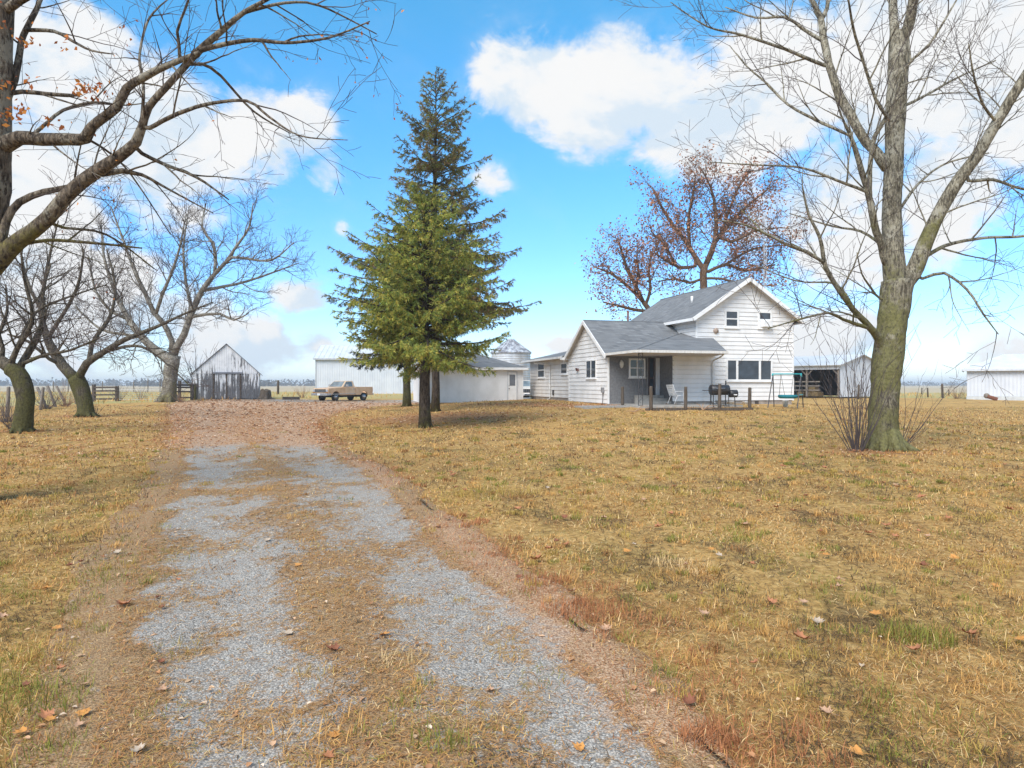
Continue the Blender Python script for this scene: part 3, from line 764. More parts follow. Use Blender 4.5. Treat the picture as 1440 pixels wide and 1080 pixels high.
def window(parent, fn, u0, u1, z0, z1, cols=1, rows=1, fw=.07, proud=.055, sill=True, name='window', mat=None, mull=.04):
    mb = MB(); mat = mat or M['trim']
    def bx(a, b, c, d, n0, n1, m=mb):
        m.hexa([fn(a, c, n0), fn(b, c, n0), fn(b, c, n1), fn(a, c, n1), fn(a, d, n0), fn(b, d, n0), fn(b, d, n1), fn(a, d, n1)])
    bx(u0, u0 + fw, z0, z1, 0, proud); bx(u1 - fw, u1, z0, z1, 0, proud)
    bx(u0 + fw, u1 - fw, z1 - fw, z1, 0, proud); bx(u0 + fw, u1 - fw, z0, z0 + fw, 0, proud)
    cs = cols if isinstance(cols, (list, tuple)) else [k / cols for k in range(1, cols)]
    for t in cs:
        c = u0 + fw + (u1 - u0 - 2 * fw) * t; bx(c - mull / 2, c + mull / 2, z0 + fw, z1 - fw, 0, proud - .008)
    for k in range(1, rows):
        c = z0 + fw + (z1 - z0 - 2 * fw) * k / rows; bx(u0 + fw, u1 - fw, c - mull / 2, c + mull / 2, 0, proud - .014)
    w = mb.build(name, mat, parent)
    g = MB(); bx(u0 + fw * .6, u1 - fw * .6, z0 + fw * .6, z1 - fw * .6, .004, .040, g); g.build('pane', M['glass'], w)
    if sill:
        s = MB(); bx(u0 - .04, u1 + .04, z0 - .05, z0 - .002, 0, proud + .04, s); s.build('sill', mat, w)
    return w

HA = .27; HO = Vector((5.07, 36, 0)); ca, sa = math.cos(HA), math.sin(HA)
def s_front(px, t):   # position along a front wall that a sight line through px meets
    k = (px - 720) / F; return (k * (36 + ca * t) - 5.07 + sa * t) / (ca - k * sa)
def t_side(px, s=0):
    k = (px - 720) / F; return (5.07 + ca * s - k * (36 + sa * s)) / (sa + k * ca)
def zz(py, s, t): return CAMZ - (py - HZ) / F * (36 + sa * s + ca * t)

house = thing('farmhouse', 'white clapboard farmhouse with grey shingle roofs, tall gable and recessed grey porch', 'house', HO, HA)
W, SB, PD, SM, SR, ZF, ZE, TF, MID = 5.9, 2.98, 1.42, 5.22, 11.39, .72, 3.16, 9.7, 8.305
ADD = 13.9
# walls
wl = MB(); siding(wl, [(0, .60), (W, .60), (W, 3.3), (W / 2, 5.09), (0, 3.3)], on('side', 0)); wl.build('wing_wall', M['siding'], house)
wl = MB(); siding(wl, [(W, .78), (ADD, .78), (ADD, 3.22), (W, 3.22)], on('side', -.004)); wl.build('addition_wall', M['siding_addition'], house)
wl = MB(); wl.box(0.0, SB - .003, .0, .12, .5, 3.14); wl.box(SB, SB + .1, -PD + .02, .0, .5, 3.14); wl.build('porch_wall', M['stucco'], house)
wl = MB(); siding(wl, [(SB + .004, .72), (SM + .25, .72), (SM + .25, 3.18), (SB + .004, 3.18)], on('front', -PD), gap=.02); wl.build('entry_wall', M['siding'], house)
wl = MB(); wl.box(SM + .15, SM + .24, -PD + .03, -.03, .5, 3.18); wl.build('entry_return_wall', M['siding'], house)
wl = MB(); siding(wl, [(SM, .72), (SR, .72), (SR, 5.42), (MID, 7.42), (SM, 5.42)], on('front', 0)); wl.build('gable_wall', M['siding'], house)
wl = MB(); siding(wl, [(0, 2.9), (TF, 2.9), (TF, 5.44), (0, 5.44)], on('side', SM)); wl.build('upper_wall', M['siding'], house)
wl = MB(); siding(wl, [(0, .72), (TF, .72), (TF, 5.44), (0, 5.44)], on('rside', SR)); wl.build('far_side_wall', M['siding'], house)
wl = MB(); siding(wl, [(SM, .72), (SR, .72), (SR, 5.42), (MID, 7.42), (SM, 5.42)], on('back', TF)); siding(wl, [(0.0, .78), (7.0, .78), (7.0, 3.2), (0, 3.2)], on('back', ADD)); siding(wl, [(TF, .78), (ADD, .78), (ADD, 3.2), (TF, 3.2)], on('rside', 7.0)); wl.build('rear_wall', M['siding_addition'], house)
# corner boards
for q in ((-.034, .06, -.036, .06, .58, 3.28), (SM - .034, SM + .06, -.036, .06, 3.2, 5.4), (SR - .034, SR + .06, -.036, .06, .70, 5.4), (-.036, .03, W - .04, W + .05, .62, 3.24), (-.040, .02, ADD - .03, ADD + .03, .78, 3.22)):
    cb = MB(); cb.box(*q); cb.build('corner_board', M['trim'], house)
for q in ((.03, 6.9, W + .05, ADD - .06, .1, .775), (SM + .03, SR - .04, .03, TF - .04, .0, .715), (SB + .05, SM + .2, -PD + .05, .0, .1, .715), (.04, SM, .13, W, .1, .7)):
    fd = MB(); fd.box(*q); fd.build('foundation', M['foundation'], house)
for (a, b) in ((1047, 1057), (1062, 1067)):
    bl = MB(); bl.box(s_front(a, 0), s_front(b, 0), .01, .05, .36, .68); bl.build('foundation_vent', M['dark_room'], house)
# roofs (top surfaces)
rf = MB(); mw = (5.26 - 3.33) / (W / 2)
E_ = .30; zl = 5.26 - mw * (W / 2 + E_)
rf.slab([(-.26, -E_, zl), (SM - .03, -E_, zl), (SM - .03, W / 2, 5.26), (-.26, W / 2, 5.26)], .10)
rf.slab([(-.26, W / 2, 5.26), (SM - .03, W / 2, 5.26), (SM - .03, W + E_, zl), (-.26, W + E_, zl)], .10)
rf.build('wing_roof', M['shingle'], house)
rf = MB(); mr = .66; ov = .42; ze_ = 7.55 - mr * (MID - SM + ov)
rf.slab([(SM - ov, -.42, ze_), (MID, -.42, 7.55), (MID, TF + .3, 7.55), (SM - ov, TF + .3, ze_)], .11)
rf.slab([(MID, -.42, 7.55), (SR + ov, -.42, ze_), (SR + ov, TF + .3, ze_), (MID, TF + .3, 7.55)], .11)
main_roof = rf.build('main_roof', M['shingle'], house)
rf = MB(); za, zr = 3.34, 4.32
rf.slab([(-.45, W + .05, za), (3.5, W + .05, zr), (3.5, 10.4, zr), (-.45, ADD + .45, za)], .09)
rf.slab([(-.45, ADD + .45, za), (3.5, 10.4, zr), (7.4, ADD + .45, za)], .09)
rf.slab([(3.5, W + .05, zr), (7.4, W + .05, za), (7.4, ADD + .45, za), (3.5, 10.4, zr)], .09)
rf.build('addition_roof', M['shingle'], house)
PF = 3.83; pm = .235; zp = 3.27; e0, e1 = -.18, 4.62
def zfr(t): return zp + pm * (t + PF)
def zlf(s): return zp + pm * (s - e0)
th = (SM - .03) - e0 - PF; twing = W / 2 - (5.26 - zlf(SM - .03)) / mw
tb = W / 2 - (5.26 - zp) / mw
rf = MB()
rf.slab([(e0, -PF, zp), (e0, tb, zp), (SM - .03, twing, zlf(SM - .03)), (SM - .03, th, zlf(SM - .03))], .07)
rf.slab([(e0, -PF, zp), (SM - .03, th, zfr(th)), (SM - .03, -.025, zfr(-.025)), (6.25, -.025, zfr(-.025)), (e1, -PF, zp)], .07)
rf.build('porch_roof', M['shingle'], house)
cp = MB()   # ridge and hip caps
cp.tube([(MID, -.42, 7.56), (MID, TF + .3, 7.56)], .035, 6); cp.tube([(-.26, W / 2, 5.265), (SM - .05, W / 2, 5.265)], .03, 6)
cp.tube([(e0, -PF, zp + .005), (SM - .05, th, zfr(th) + .005)], .028, 6)
cp.build('ridge_cap', M['shingle'], house)
sf = MB()
sf.slab([(e0 + .08, -PF + .08, 3.14), (e1 - .05, -PF + .08, 3.14), (6.0, -.03, 3.14), (e0 + .08, -.03, 3.14)], .03)
sf.build('porch_ceiling', M['soffit'], house); sf = MB()
sf.slab([(-.40, W + .1, 3.235), (-.02, W + .1, 3.235), (-.02, ADD + .4, 3.235), (-.40, ADD + .4, 3.235)], .03)
sf.build('soffit', M['soffit'], house)
fa = MB()   # barge boards and fascias
def rake(a, b, h=.20, w=.045): fa.beam((a[0], a[1], a[2] - h / 2 - .012), (b[0], b[1], b[2] - h / 2 - .012), w, h)
rake((-.285, -E_ - .02, zl + .01), (-.285, W / 2, 5.27)); rake((-.285, W + E_ + .02, zl + .01), (-.285, W / 2, 5.27))
rake((SM - ov - .02, -.445, ze_ + .01), (MID, -.445, 7.56)); rake((SR + ov + .02, -.445, ze_ + .01), (MID, -.445, 7.56))
rake((SM - ov - .025, -.40, ze_ + .0), (SM - ov - .025, TF + .3, ze_ + .0), .16); rake((SR + ov + .025, -.40, ze_), (SR + ov + .025, TF + .3, ze_), .16)
fa.slab([(SM - ov + .03, -.40, ze_ - .10), (SM - .03, -.40, ze_ - .10), (SM - .03, TF, ze_ - .10), (SM - ov + .03, TF, ze_ - .10)], .025)
fa.build('fascia', M['trim'], house)
for (a, b) in (((-.25, W + E_, zl - .115), (-.25, W / 2, 5.145)), ((-.25, -E_, zl - .115), (-.25, W / 2, 5.145))):
    sk = MB(); sk.face([a, b, (-.024, b[1], b[2]), (-.024, a[1], a[2])]); sk.build('eave_lining', M['soffit'], house)
for sx_ in (SM - ov, SR + ov):
    sk = MB(); sk.face([(sx_, -.42, ze_ - .125), (MID, -.42, 7.425), (MID, -.024, 7.425), (sx_, -.024, ze_ - .125)]); sk.build('eave_lining', M['soffit'], house)
gt = MB()
def gutter(a, b): gt.beam(a, b, .12, .125)
gutter((e0 - .02, -PF - .06, zp - .085), (e1 + .03, -PF - .06, zp - .085)); gutter((e0 - .06, -PF - .0, zp - .085), (e0 - .06, -.28, zp - .085))
gt.build('gutter', M['gutter'], house); gt = MB()
gutter((-.51, W + .42, za - .075), (-.51, ADD + .5, za - .075)); gt.beam((-.40, ADD + .51, za - .075), (7.3, ADD + .51, za - .075), .1, .12)
gt.build('gutter', M['gutter'], house)
wb = MB(); wb.box(-.47, -.03, W + .05, W + .40, 3.11, 3.36); wb.build('eave_return', M['trim'], house)
def pipe(name, pts, r=.04, mat=None):
    m = MB(); m.tube(pts, r, 8); return m.build(name, mat or M['gutter'], house, True)
sdp = s_front(1001, -PD)
pipe('downspout', [(e1 - .06, -PF + .12, 3.12), (e1 - .02, -PF + .5, 2.98), (sdp, -PD - .12, 2.86), (sdp, -PD - .07, 2.7), (sdp, -PD - .07, .75), (sdp + .05, -PD - .25, .62)])
td = t_side(775); te = t_side(761)
pipe('downspout', [(-.50, te, 3.22), (-.45, te, 3.08), (-.10, td, 2.92), (-.08, td, 2.7), (-.08, td, .72), (-.25, td, .62)])
pipe('roof_vent_pipe', [(MID - 1.55, 3.1, 7.55 - mr * 1.55 - .05), (MID - 1.55, 3.1, 7.55 - mr * 1.55 + .36)], .075, M['trim'])
pipe('chimney_pipe', [(3.2, 4.4, 4.0), (3.2, 4.4, 6.05)], .06, M['rust'])
# windows
fS = on('side', 0); fF = on('front', 0)
window(house, fS, t_side(839), t_side(825), zz(532, 0, 1.2), zz(505, 0, 1.2), 2, 1, .06, mull=.10)
ta, tb_ = t_side(766.5), t_side(757); window(house, on('side', -.004), ta, tb_, zz(531.5, 0, (ta + tb_) / 2), zz(509.5, 0, (ta + tb_) / 2), 1, 2, .08, mull=.07)
ta, tb_ = t_side(798.5), t_side(789.5); window(house, on('side', -.004), ta, tb_, zz(526.5, 0, (ta + tb_) / 2), zz(510, 0, (ta + tb_) / 2), 1, 1, .08)
a, b = s_front(884, 0), s_front(907, 0); window(house, fF, a, b, zz(531, 1.4, 0), zz(504, 1.4, 0), 2, 2, .09, mull=.05)
a, b = s_front(1020.5, 0), s_front(1085.5, 0); window(house, fF, a, b, zz(536, 7.5, 0), zz(504.5, 7.5, 0), [.215, .74], 1, .10, .07, mull=.13, name='picture_window')
a, b = s_front(1018.5, 0), s_front(1038.5, 0); window(house, fF, a, b, zz(461, 7.2, 0), zz(435.5, 7.2, 0), 1, 2, .11, mull=.07)
a, b = s_front(1065.5, 0), s_front(1085, 0); w2 = window(house, fF, a, b, zz(462, 9.6, 0), zz(437.5, 9.6, 0), 1, 2, .11, mull=.07)
ac = MB(); z0, z1 = zz(460, 9.6, 0), zz(450.5, 9.6, 0); m_ = (a + b) / 2
ac.box(a + .12, m_ - .03, -.09, -.05, z0, z1); ac.box(m_ + .03, b - .12, -.09, -.05, z0, z1); ac.box(a + .2, b - .2, -.35, -.092, z0, z0 + .30); acb = ac.build('air_conditioner', M['white_plastic'], w2)
# door, sidelight, lamp, vents
a, b = s_front(909, 0), s_front(921, 0)
dz0 = zz(555.5, 2.5, 0); dz1 = zz(500.5, 2.5, 0)
dr = MB(); dr.box(a + .07, b - .05, -.06, -.003, dz0, dz1 - .05); door = dr.build('door', noisy('dark_storm_door', (.035, .022, .022), (.07, .045, .045), 5, .5), house)
dg = MB(); dg.box(a + .17, b - .15, -.075, -.061, dz0 + .95, dz1 - .17); dg.box(a + .17, b - .15, -.075, -.061, dz0 + .14, dz0 + .87); dg.build('pane', M['glass'], door)
dh = MB(); dh.tube([(b - .12, -.075, dz0 + 1.0), (b - .12, -.12, dz0 + 1.0), (b - .12, -.12, dz0 + .85)], .014, 6); dh.build('handle', M['chrome'], door)
df = MB(); df.box(a, a + .068, -.07, -.002, dz0, dz1); df.box(b - .048, b + .0, -.07, -.002, dz0, dz1); df.box(a + .07, b - .05, -.07, -.002, dz1 - .048, dz1)
df.build('door_frame', noisy('grey_door_frame', (.20, .19, .19), (.30, .29, .28), 4), house)
a, b = s_front(921.8, 0), s_front(928.6, 0); window(house, fF, a, min(b, SB - .02), dz0 - .02, dz1 + .06, 1, 1, .12, .075, False, 'sidelight')
lp = MB(); c = (s_front(873, 0), -.10, zz(512.5, 1, 0))
lp.lathe([(.03, -.20), (.09, -.12), (.12, .02), (.10, .13), (.04, .19), (.02, .24)], c, 10); lp.beam((c[0], -.10, c[2] + .2), (c[0], -.0, c[2] + .2), .05, .05); lp.build('porch_lamp', noisy('frosted_lamp_glass', (.55, .54, .5), (.7, .69, .66), 5, .3), house, True)
vt = MB(); c = (s_front(1006, 0), -.10, zz(465, 6.3, 0)); vt.lathe([(.15, 0), (.15, .07), (.10, .085)], (c[0], -.09, c[2]), 14, axis='y')
vt.build('round_vent', noisy('tan_vent', (.30, .20, .15), (.50, .42, .36), 9), house, True)
dv = MB(); t_ = t_side(813.5); z_ = zz(520, 0, t_); dv.box(-.13, -.0, t_ - .09, t_ + .09, z_ - .08, z_ + .08); dv.box(-.17, -.132, t_ - .11, t_ + .11, z_ + .02, z_ + .1); dv.build('dryer_vent', noisy('brown_vent', (.10, .05, .05), (.2, .11, .1), 9), house)
mt = MB(); t_ = t_side(849.3); z_ = zz(548, 0, t_); mt.box(-.14, -.02, t_ - .10, t_ + .10, z_ - .16, z_ + .12); mt.tube([(-.06, t_, z_ - .16), (-.06, t_ + .08, z_ - .8), (-.08, t_ + .12, .50)], .022, 6); mt.build('utility_box', noisy('grey_utility_box', (.16, .16, .17), (.3, .3, .31), 9), house)
oc = MB(); t_ = t_side(779); z_ = zz(552, 0, t_); oc.box(-.09, -.02, t_ - .1, t_ + .1, z_ - .17, z_ + .17); oc.build('crawl_vent', M['dark_room'], house)
# steps, post
stp = MB()
for k in range(3): stp.box(1.15 + .12 * k, SB - .004, -1.35 + .38 * k, -.002, .5, .78 + .145 * k) if False else stp.box(1.1 + .2 * k, SB - .004, -1.35 + .40 * k, -1.352 + .40 * (k + 1) if k < 2 else -.004, .45, .74 + .15 * k)
stp.build('steps', M['concrete'], house, bevel=.015)
po = MB(); sx0, ty0 = .02, -PF + .28
for ds, dt in ((0, 0), (.22, 0)):
    po.tube([(sx0 + ds, ty0 + dt, .55), (sx0 + ds, ty0 + dt, 3.13)], .016, 6)
for k in range(8):
    z0 = .75 + k * .30; n = 9
    po.tube([(sx0 + .11 + .09 * math.sin(2 * PI * j / n) * (1 if k % 2 else -1), ty0, z0 + .28 * j / n) for j in range(n + 1)], .009, 5)
for z_ in (.62, 1.85, 3.08): po.tube([(sx0, ty0, z_), (sx0 + .22, ty0, z_)], .013, 5)
po.build('iron_porch_post', M['iron'], house)
# porch slab and path slab belong to the ground
def loc2(s, t, z): return (HO.x + ca * s - sa * t, HO.y + sa * s + ca * t, z)
ps = MB(); ps.box(-.1, 5.6, -3.75, -.02, .0, .60, 0, loc2); tag(ps.build('porch_slab', M['concrete']), kind='structure')
ps = MB(); ps.box(-2.6, -.12, -3.2, -1.9, .0, .57, 0, loc2); tag(ps.build('path', M['concrete']), kind='structure')

# ---- garage
ga = .22; g0 = onground(592, 46.0); g0.z = .38
garage = thing('garage', 'low white clapboard garage with hipped grey roof standing behind the spruces', 'garage', g0, ga)
GW, GD, GH = 7.05, 6.5, 2.32
fF2 = on('front', 0); sg = MB(); siding(sg, [(0, .0), (GW, .0), (GW, GH), (0, GH)], fF2, .115, .018); sg.build('wall', M['siding'], garage)
sg = MB(); siding(sg, [(0, 0), (GD, 0), (GD, GH), (0, GH)], on('side', 0), .115, .018); siding(sg, [(0, 0), (GD, 0), (GD, GH), (0, GH)], on('rside', GW), .115, .018); siding(sg, [(0, 0), (GW, 0), (GW, GH), (0, GH)], on('back', GD), .115, .018); sg.build('side_wall', M['siding'], garage)
rf = MB(); o = .32; zr = GH + 1.25; h = GD / 2 + o
A = (-o, -o, GH + .08); B = (GW + o, -o, GH + .08); C = (GW + o, GD + o, GH + .08); D = (-o, GD + o, GH + .08); R0 = (-o + h * .92, GD / 2, zr); R1 = (GW + o - h * .92, GD / 2, zr)
for p in ([A, B, R1, R0], [B, C, R1], [C, D, R0, R1], [D, A, R0]): rf.slab(p, .07)
rf.build('roof', M['shingle'], garage)
fc = MB(); fc.beam((-o, -o - .02, GH + .0), (GW + o, -o - .02, GH + .0), .04, .17); fc.beam((GW + o + .02, -o, GH), (GW + o + .02, GD + o, GH), .04, .17); fc.beam((-o - .02, -o, GH), (-o - .02, GD + o, GH), .04, .17); fc.box(-o, GW + o, -o, GD + o, GH - .10, GH - .07); fc.build('fascia', M['trim'], garage)
for s in (0, GW):
    cbs = MB(); cbs.box(s - .05 if s else -.03, s + .03 if s else .06, -.028, .04, 0, GH - .1); cbs.build('corner_board', M['trim'], garage)
dx0, dx1 = GW * .842, GW * .945
dd = MB(); dd.box(dx0 + .08, dx1 - .08, -.05, -.0, .04, 2.08); gd = dd.build('door', M['trim'], garage)
gp = MB(); gp.box(dx0 + .16, dx1 - .16, -.06, -.051, 1.15, 1.92); gp.build('pane', noisy('grey_pane', (.13, .14, .16), (.2, .21, .24), 3, .15), gd)
kn = MB(); kn.lathe([(.035, 0), (.035, -.06)], (dx0 + .13, -.051, .95), 8, axis='y'); kn.build('handle', M['iron'], gd); kn = MB(); kn.lathe([(.025, 0), (.025, -.03)], (dx0 + .13, -.051, 1.15), 8, axis='y'); kn.build('lock', M['iron'], gd)
dfm = MB(); dfm.box(dx0, dx0 + .078, -.055, 0, .02, 2.16); dfm.box(dx1 - .078, dx1, -.055, 0, .02, 2.16); dfm.box(dx0 + .08, dx1 - .08, -.055, 0, 2.082, 2.16); dfm.build('door_frame', noisy('door_casing', (.5, .51, .54), (.62, .63, .66), 3), garage)

# ---- ribbed sheet metal walls
def ribs(mb, fn, u0, u1, z0, ztop, period=.3, depth=.03):
    n = max(2, int((u1 - u0) / period)); p = (u1 - u0) / n
    zt = ztop if callable(ztop) else (lambda u: ztop)
    prof = []
    for k in range(n):
        a = u0 + k * p; prof += [(a, 0), (a + p * .72, 0), (a + p * .80, depth), (a + p * .92, depth)]
    prof.append((u1, 0))
    for (a, na), (b, nb) in zip(prof[:-1], prof[1:]):
        mb.face([fn(a, z0, na), fn(b, z0, nb), fn(b, zt(b), nb), fn(a, zt(a), na)])
# pole barn
pb0 = onground(444, 88); pole = thing('pole_barn', 'large white metal barn with pale gable roof behind the tan pickup', 'barn', pb0, .10)
PW, PDp, PH = 19.5, 11, 5.0 - pb0.z
wl = MB(); ribs(wl, on('front', 0), 0, PW, 0, PH); wl.build('front_wall', M['white_metal'], pole)
wl = MB(); ribs(wl, on('side', 0), 0, PDp, 0, lambda u: PH + (PDp / 2 - abs(u - PDp / 2)) * .36); ribs(wl, on('rside', PW), 0, PDp, 0, lambda u: PH + (PDp / 2 - abs(u - PDp / 2)) * .36); ribs(wl, on('back', PDp), 0, PW, 0, PH); wl.build('gable_wall', M['white_metal'], pole)
def metal_roof(parent, w, dep, h, slope, o=.3, mat=None):
    rf = MB(); n = int(w / .6)
    for sgn in (0, 1):
        y0, y1 = (-o, dep / 2) if not sgn else (dep + o, dep / 2)
        rf.slab([(-o, y0, h - o * slope + .06), (w + o, y0, h - o * slope + .06), (w + o, y1, h + dep / 2 * slope + .06), (-o, y1, h + dep / 2 * slope + .06)], .05)
        for k in range(n + 1):
            u = -o + (w + 2 * o) * k / n
            rf.beam((u, y0, h - o * slope + .075), (u, y1, h + dep / 2 * slope + .075), .05, .04)
    return rf.build('roof', mat or M['roof_metal'], parent)
metal_roof(pole, PW, PDp, PH, .36)
tr = MB(); tr.beam((-.3, -.34, PH - .10), (PW + .3, -.34, PH - .10), .05, .2); tr.box(-.05, .06, -.06, -.032, 0, PH - .05); tr.build('trim', noisy('grey_metal_trim', (.35, .36, .38), (.5, .51, .53), 3, .4), pole)

# grain bin
gb = onground(718.5, 68); grain = thing('grain_bin', 'round galvanised grain bin with conical roof between garage and house', 'grain bin', gb)
b = MB(); R_ = 1.95; hb = 4.75 - gb.z; prof = []
for k in range(60): prof.append((R_ + .025 * math.sin(k * PI / 1.5), hb * k / 59))
b.lathe(prof, (0, 0, 0), 40); b.build('wall', M['galv'], grain, True)
b = MB(); b.lathe([(R_ + .12, hb - .04), (R_ + .12, hb + .03), (.42, hb + 1.22), (.42, hb + 1.30), (.30, hb + 1.42), (.02, hb + 1.46)], (0, 0, 0), 28)
for k in range(20):
    a_ = 2 * PI * k / 20; b.beam(((R_ + .1) * math.cos(a_), (R_ + .1) * math.sin(a_), hb + .06), (.42 * math.cos(a_), .42 * math.sin(a_), hb + 1.25), .05, .06)
b.build('roof', noisy('weathered_bin_roof', (.22, .22, .25), (.55, .57, .60), 2.4, .5, metal=.3, detail=8, lo=.4, hi=.6), grain)

# weathered barn
wb0 = onground(318.5, 62); barn = thing('old_barn', 'small weathered barn with peeling white boards and steep gable', 'barn', wb0, .34)
BW, BD, BE, BA = 5.55, 7.5, 2.42, 5.02
w_ = MB(); hw = BW / 2
fB = on('front', 0)
w_.prism([(-hw, 2.36), (hw, 2.36), (hw, BE), (0, BA), (-hw, BE)], -.05, .0, lambda x, a, z: (x, a, z)); w_.build('gable_boards', M['peeling'], barn)
w_ = MB(); w_.box(-hw, -hw + .35, -.02, .05, 0, 2.355); w_.box(hw - .18, hw, -.02, .05, 0, 2.355); w_.box(-hw + .06, hw - .06, .08, .12, 0.03, 2.35); w_.build('front_wall', M['peeling'], barn)
xs = [(-hw + .37, -.95), (-.85, -.04), (.06, 1.28), (1.38, hw - .19)]
xs = [(-hw + .42, -1.15), (-1.0, -.05), (.08, 1.12), (1.26, hw - .2)]
for (a, b) in xs:
    d_ = MB()
    n = max(3, round((b - a) / .19)); p = (b - a) / n; rr = random.Random(int(a * 100))
    for k in range(n): d_.box(a + k * p + .008, a + (k + 1) * p - .008, -.06 + rr.uniform(0, .012), -.02, .06 + rr.uniform(0, .07), 2.34)
    d_.build('barn_door', M['peeling_door'], barn)
pst = MB()
for x in (-1.075, .015, 1.19): pst.box(x - .065, x + .065, -.085, -.062, .05, 2.35)
pst.build('door_post', M['fence_wood'], barn)
tk = MB(); tk.box(-1.1, 1.35, -.14, -.07, 2.36, 2.50); tk.build('door_track', noisy('grey_track', (.13, .14, .17), (.22, .23, .27), 4), barn)
w_ = MB(); w_.box(-hw, -hw + .1, .06, BD, 0, BE); w_.box(hw - .1, hw, .06, BD, 0, BE); w_.prism([(-hw, 0), (hw, 0), (hw, BE), (0, BA), (-hw, BE)], BD + .0, BD + .1, lambda x, a, z: (x, a, z)); w_.build('side_wall', M['peeling'], barn)
rf = MB(); sl_ = (BA - BE) / hw
for s in (-1, 1): rf.slab([(s * (hw + .22), -.16, BE - .22 * sl_ + .09), (0, -.16, BA + .09), (0, BD + .15, BA + .09), (s * (hw + .22), BD + .15, BE - .22 * sl_ + .09)], .06)
rf.build('roof', noisy('grey_tin_roof', (.10, .10, .12), (.20, .20, .23), 3, .6), barn)

# open fronted shed
os0 = G((1181 - 720) / F * 62, 62); os0.z = .48
osh = thing('open_shed', 'white open fronted livestock shed beyond the house, dark inside', 'shed', os0, math.atan2(.6, .8))
# local x runs along the gable end, local y along the open front (away from the camera)
OW, OL, OH = 8.0, 9.5, 2.95
w_ = MB(); ribs(w_, on('front', 0), 0, OW, 0, lambda u: OH + (OW / 2 - abs(u - OW / 2)) * .24); w_.build('gable_wall', M['white_metal'], osh)
w_ = MB(); ribs(w_, on('back', OL), 0, OW, 0, lambda u: OH + (OW / 2 - abs(u - OW / 2)) * .24); ribs(w_, on('rside', OW), 0, OL, 0, OH); w_.build('back_wall', M['white_metal'], osh)
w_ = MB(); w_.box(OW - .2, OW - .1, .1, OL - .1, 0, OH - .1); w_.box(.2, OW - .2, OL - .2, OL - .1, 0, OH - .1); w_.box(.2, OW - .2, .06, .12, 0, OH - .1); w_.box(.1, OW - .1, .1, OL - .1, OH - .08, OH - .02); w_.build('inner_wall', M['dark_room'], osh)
rf = MB()
for sgn in (0, 1):
    x0 = -.35 if not sgn else OW + .35
    rf.slab([(x0, -.3, OH - .08 + .08), (x0, OL + .3, OH - .0), (OW / 2, OL + .3, OH + OW / 2 * .24 + .08), (OW / 2, -.3, OH + OW / 2 * .24 + .08)], .07)
rf.build('roof', M['roof_metal'], osh)
hd = MB(); hd.box(-.06, .0, 0, OL, OH - .42, OH - .06); hd.build('header_board', M['white_metal'], osh)
for k in range(4):
    y_ = .15 + k * (OL - .3) / 3
    p_ = MB(); p_.box(.02, .18, y_ - .08, y_ + .08, 0, OH - .05); p_.beam((.1, y_ + .1, OH - .9), (.1, y_ + .75, OH - .2), .08, .1); 
    if k: p_.beam((.1, y_ - .1, OH - .9), (.1, y_ - .75, OH - .2), .08, .1)
    p_.build('post', M['old_wood'], osh)
rl = MB()
for z_ in (.55, .95, 1.35): rl.box(.19, .24, 2.0, OL - .2, z_, z_ + .12)
rl.build('pen_rail', M['old_wood'], osh)
sg_ = math.atan2(.6, .8); 
def osl(x, y): return Vector((os0.x + math.cos(sg_) * x - math.sin(sg_) * y, os0.y + math.sin(sg_) * x + math.cos(sg_) * y, os0.z))

# far right shed
rs0 = onground(1360, 66); rsh = thing('long_shed', 'long low white sheet metal shed at the right edge of the yard', 'shed', rs0, -.60)
RW, RD, RH = 16, 7.5, 2.98 - rs0.z
w_ = MB(); ribs(w_, on('front', 0), 0, RW, .32, RH); w_.build('front_wall', M['white_metal'], rsh)
w_ = MB(); ribs(w_, on('side', 0), 0, RD, .32, RH); ribs(w_, on('rside', RW), 0, RD, .32, RH); ribs(w_, on('back', RD), 0, RW, .32, RH); w_.build('side_wall', M['white_metal'], rsh)
w_ = MB(); w_.box(-.05, RW + .05, -.05, RD + .05, -.4, .315); w_.build('foundation', noisy('pale_concrete', (.42, .44, .45), (.56, .58, .58), 3, .9), rsh)
rf = MB(); o = .38; zr = RH + 1.62; h = RD / 2 + o; A = (-o, -o, RH + .1); B = (RW + o, -o, RH + .1); C = (RW + o, RD + o, RH + .1); D = (-o, RD + o, RH + .1); R0 = (-o + h * .8, RD / 2, zr); R1 = (RW + o - h * .8, RD / 2, zr)
for p in ([A, B, R1, R0], [B, C, R1], [C, D, R0, R1], [D, A, R0]): rf.slab(p, .05)
rf.build('roof', M['roof_metal'], rsh)
fc = MB(); fc.beam((-o, -o - .03, RH + .02), (RW + o, -o - .03, RH + .02), .05, .18); fc.beam((-o - .03, -o, RH + .02), (-o - .03, RD + o, RH + .02), .05, .18); fc.build('fascia', noisy('grey_fascia', (.48, .50, .54), (.62, .64, .68), 3), rsh)
kinds = [
 (1, (.45, .19, .09), 1.0, 'curled rust brown fallen leaf lying on the straw coloured lawn', 'rust brown leaves fallen on the lawn'),
 (2, (.52, .31, .19), .7, 'pale pinkish tan fallen leaf lying on the lawn', 'pale tan leaves fallen on the lawn'),
 (3, (.60, .27, .07), .45, 'bright orange fallen leaf lying in the dry grass', 'bright orange leaves fallen in the grass'),
 (4, (.25, .095, .05), 1.1, 'dark red brown crumpled leaf lying on the lawn', 'dark crumpled leaves on the lawn'),
 (5, (.50, .39, .29), .8, 'bleached cream coloured leaf lying on the lawn', 'bleached leaves on the lawn')]
protos = {}
for (sd, c, cu, lab, grp) in kinds:
    m, mt = big_leaf(sd, c, cu); protos[sd] = (m, mt, lab, grp)
first = {}
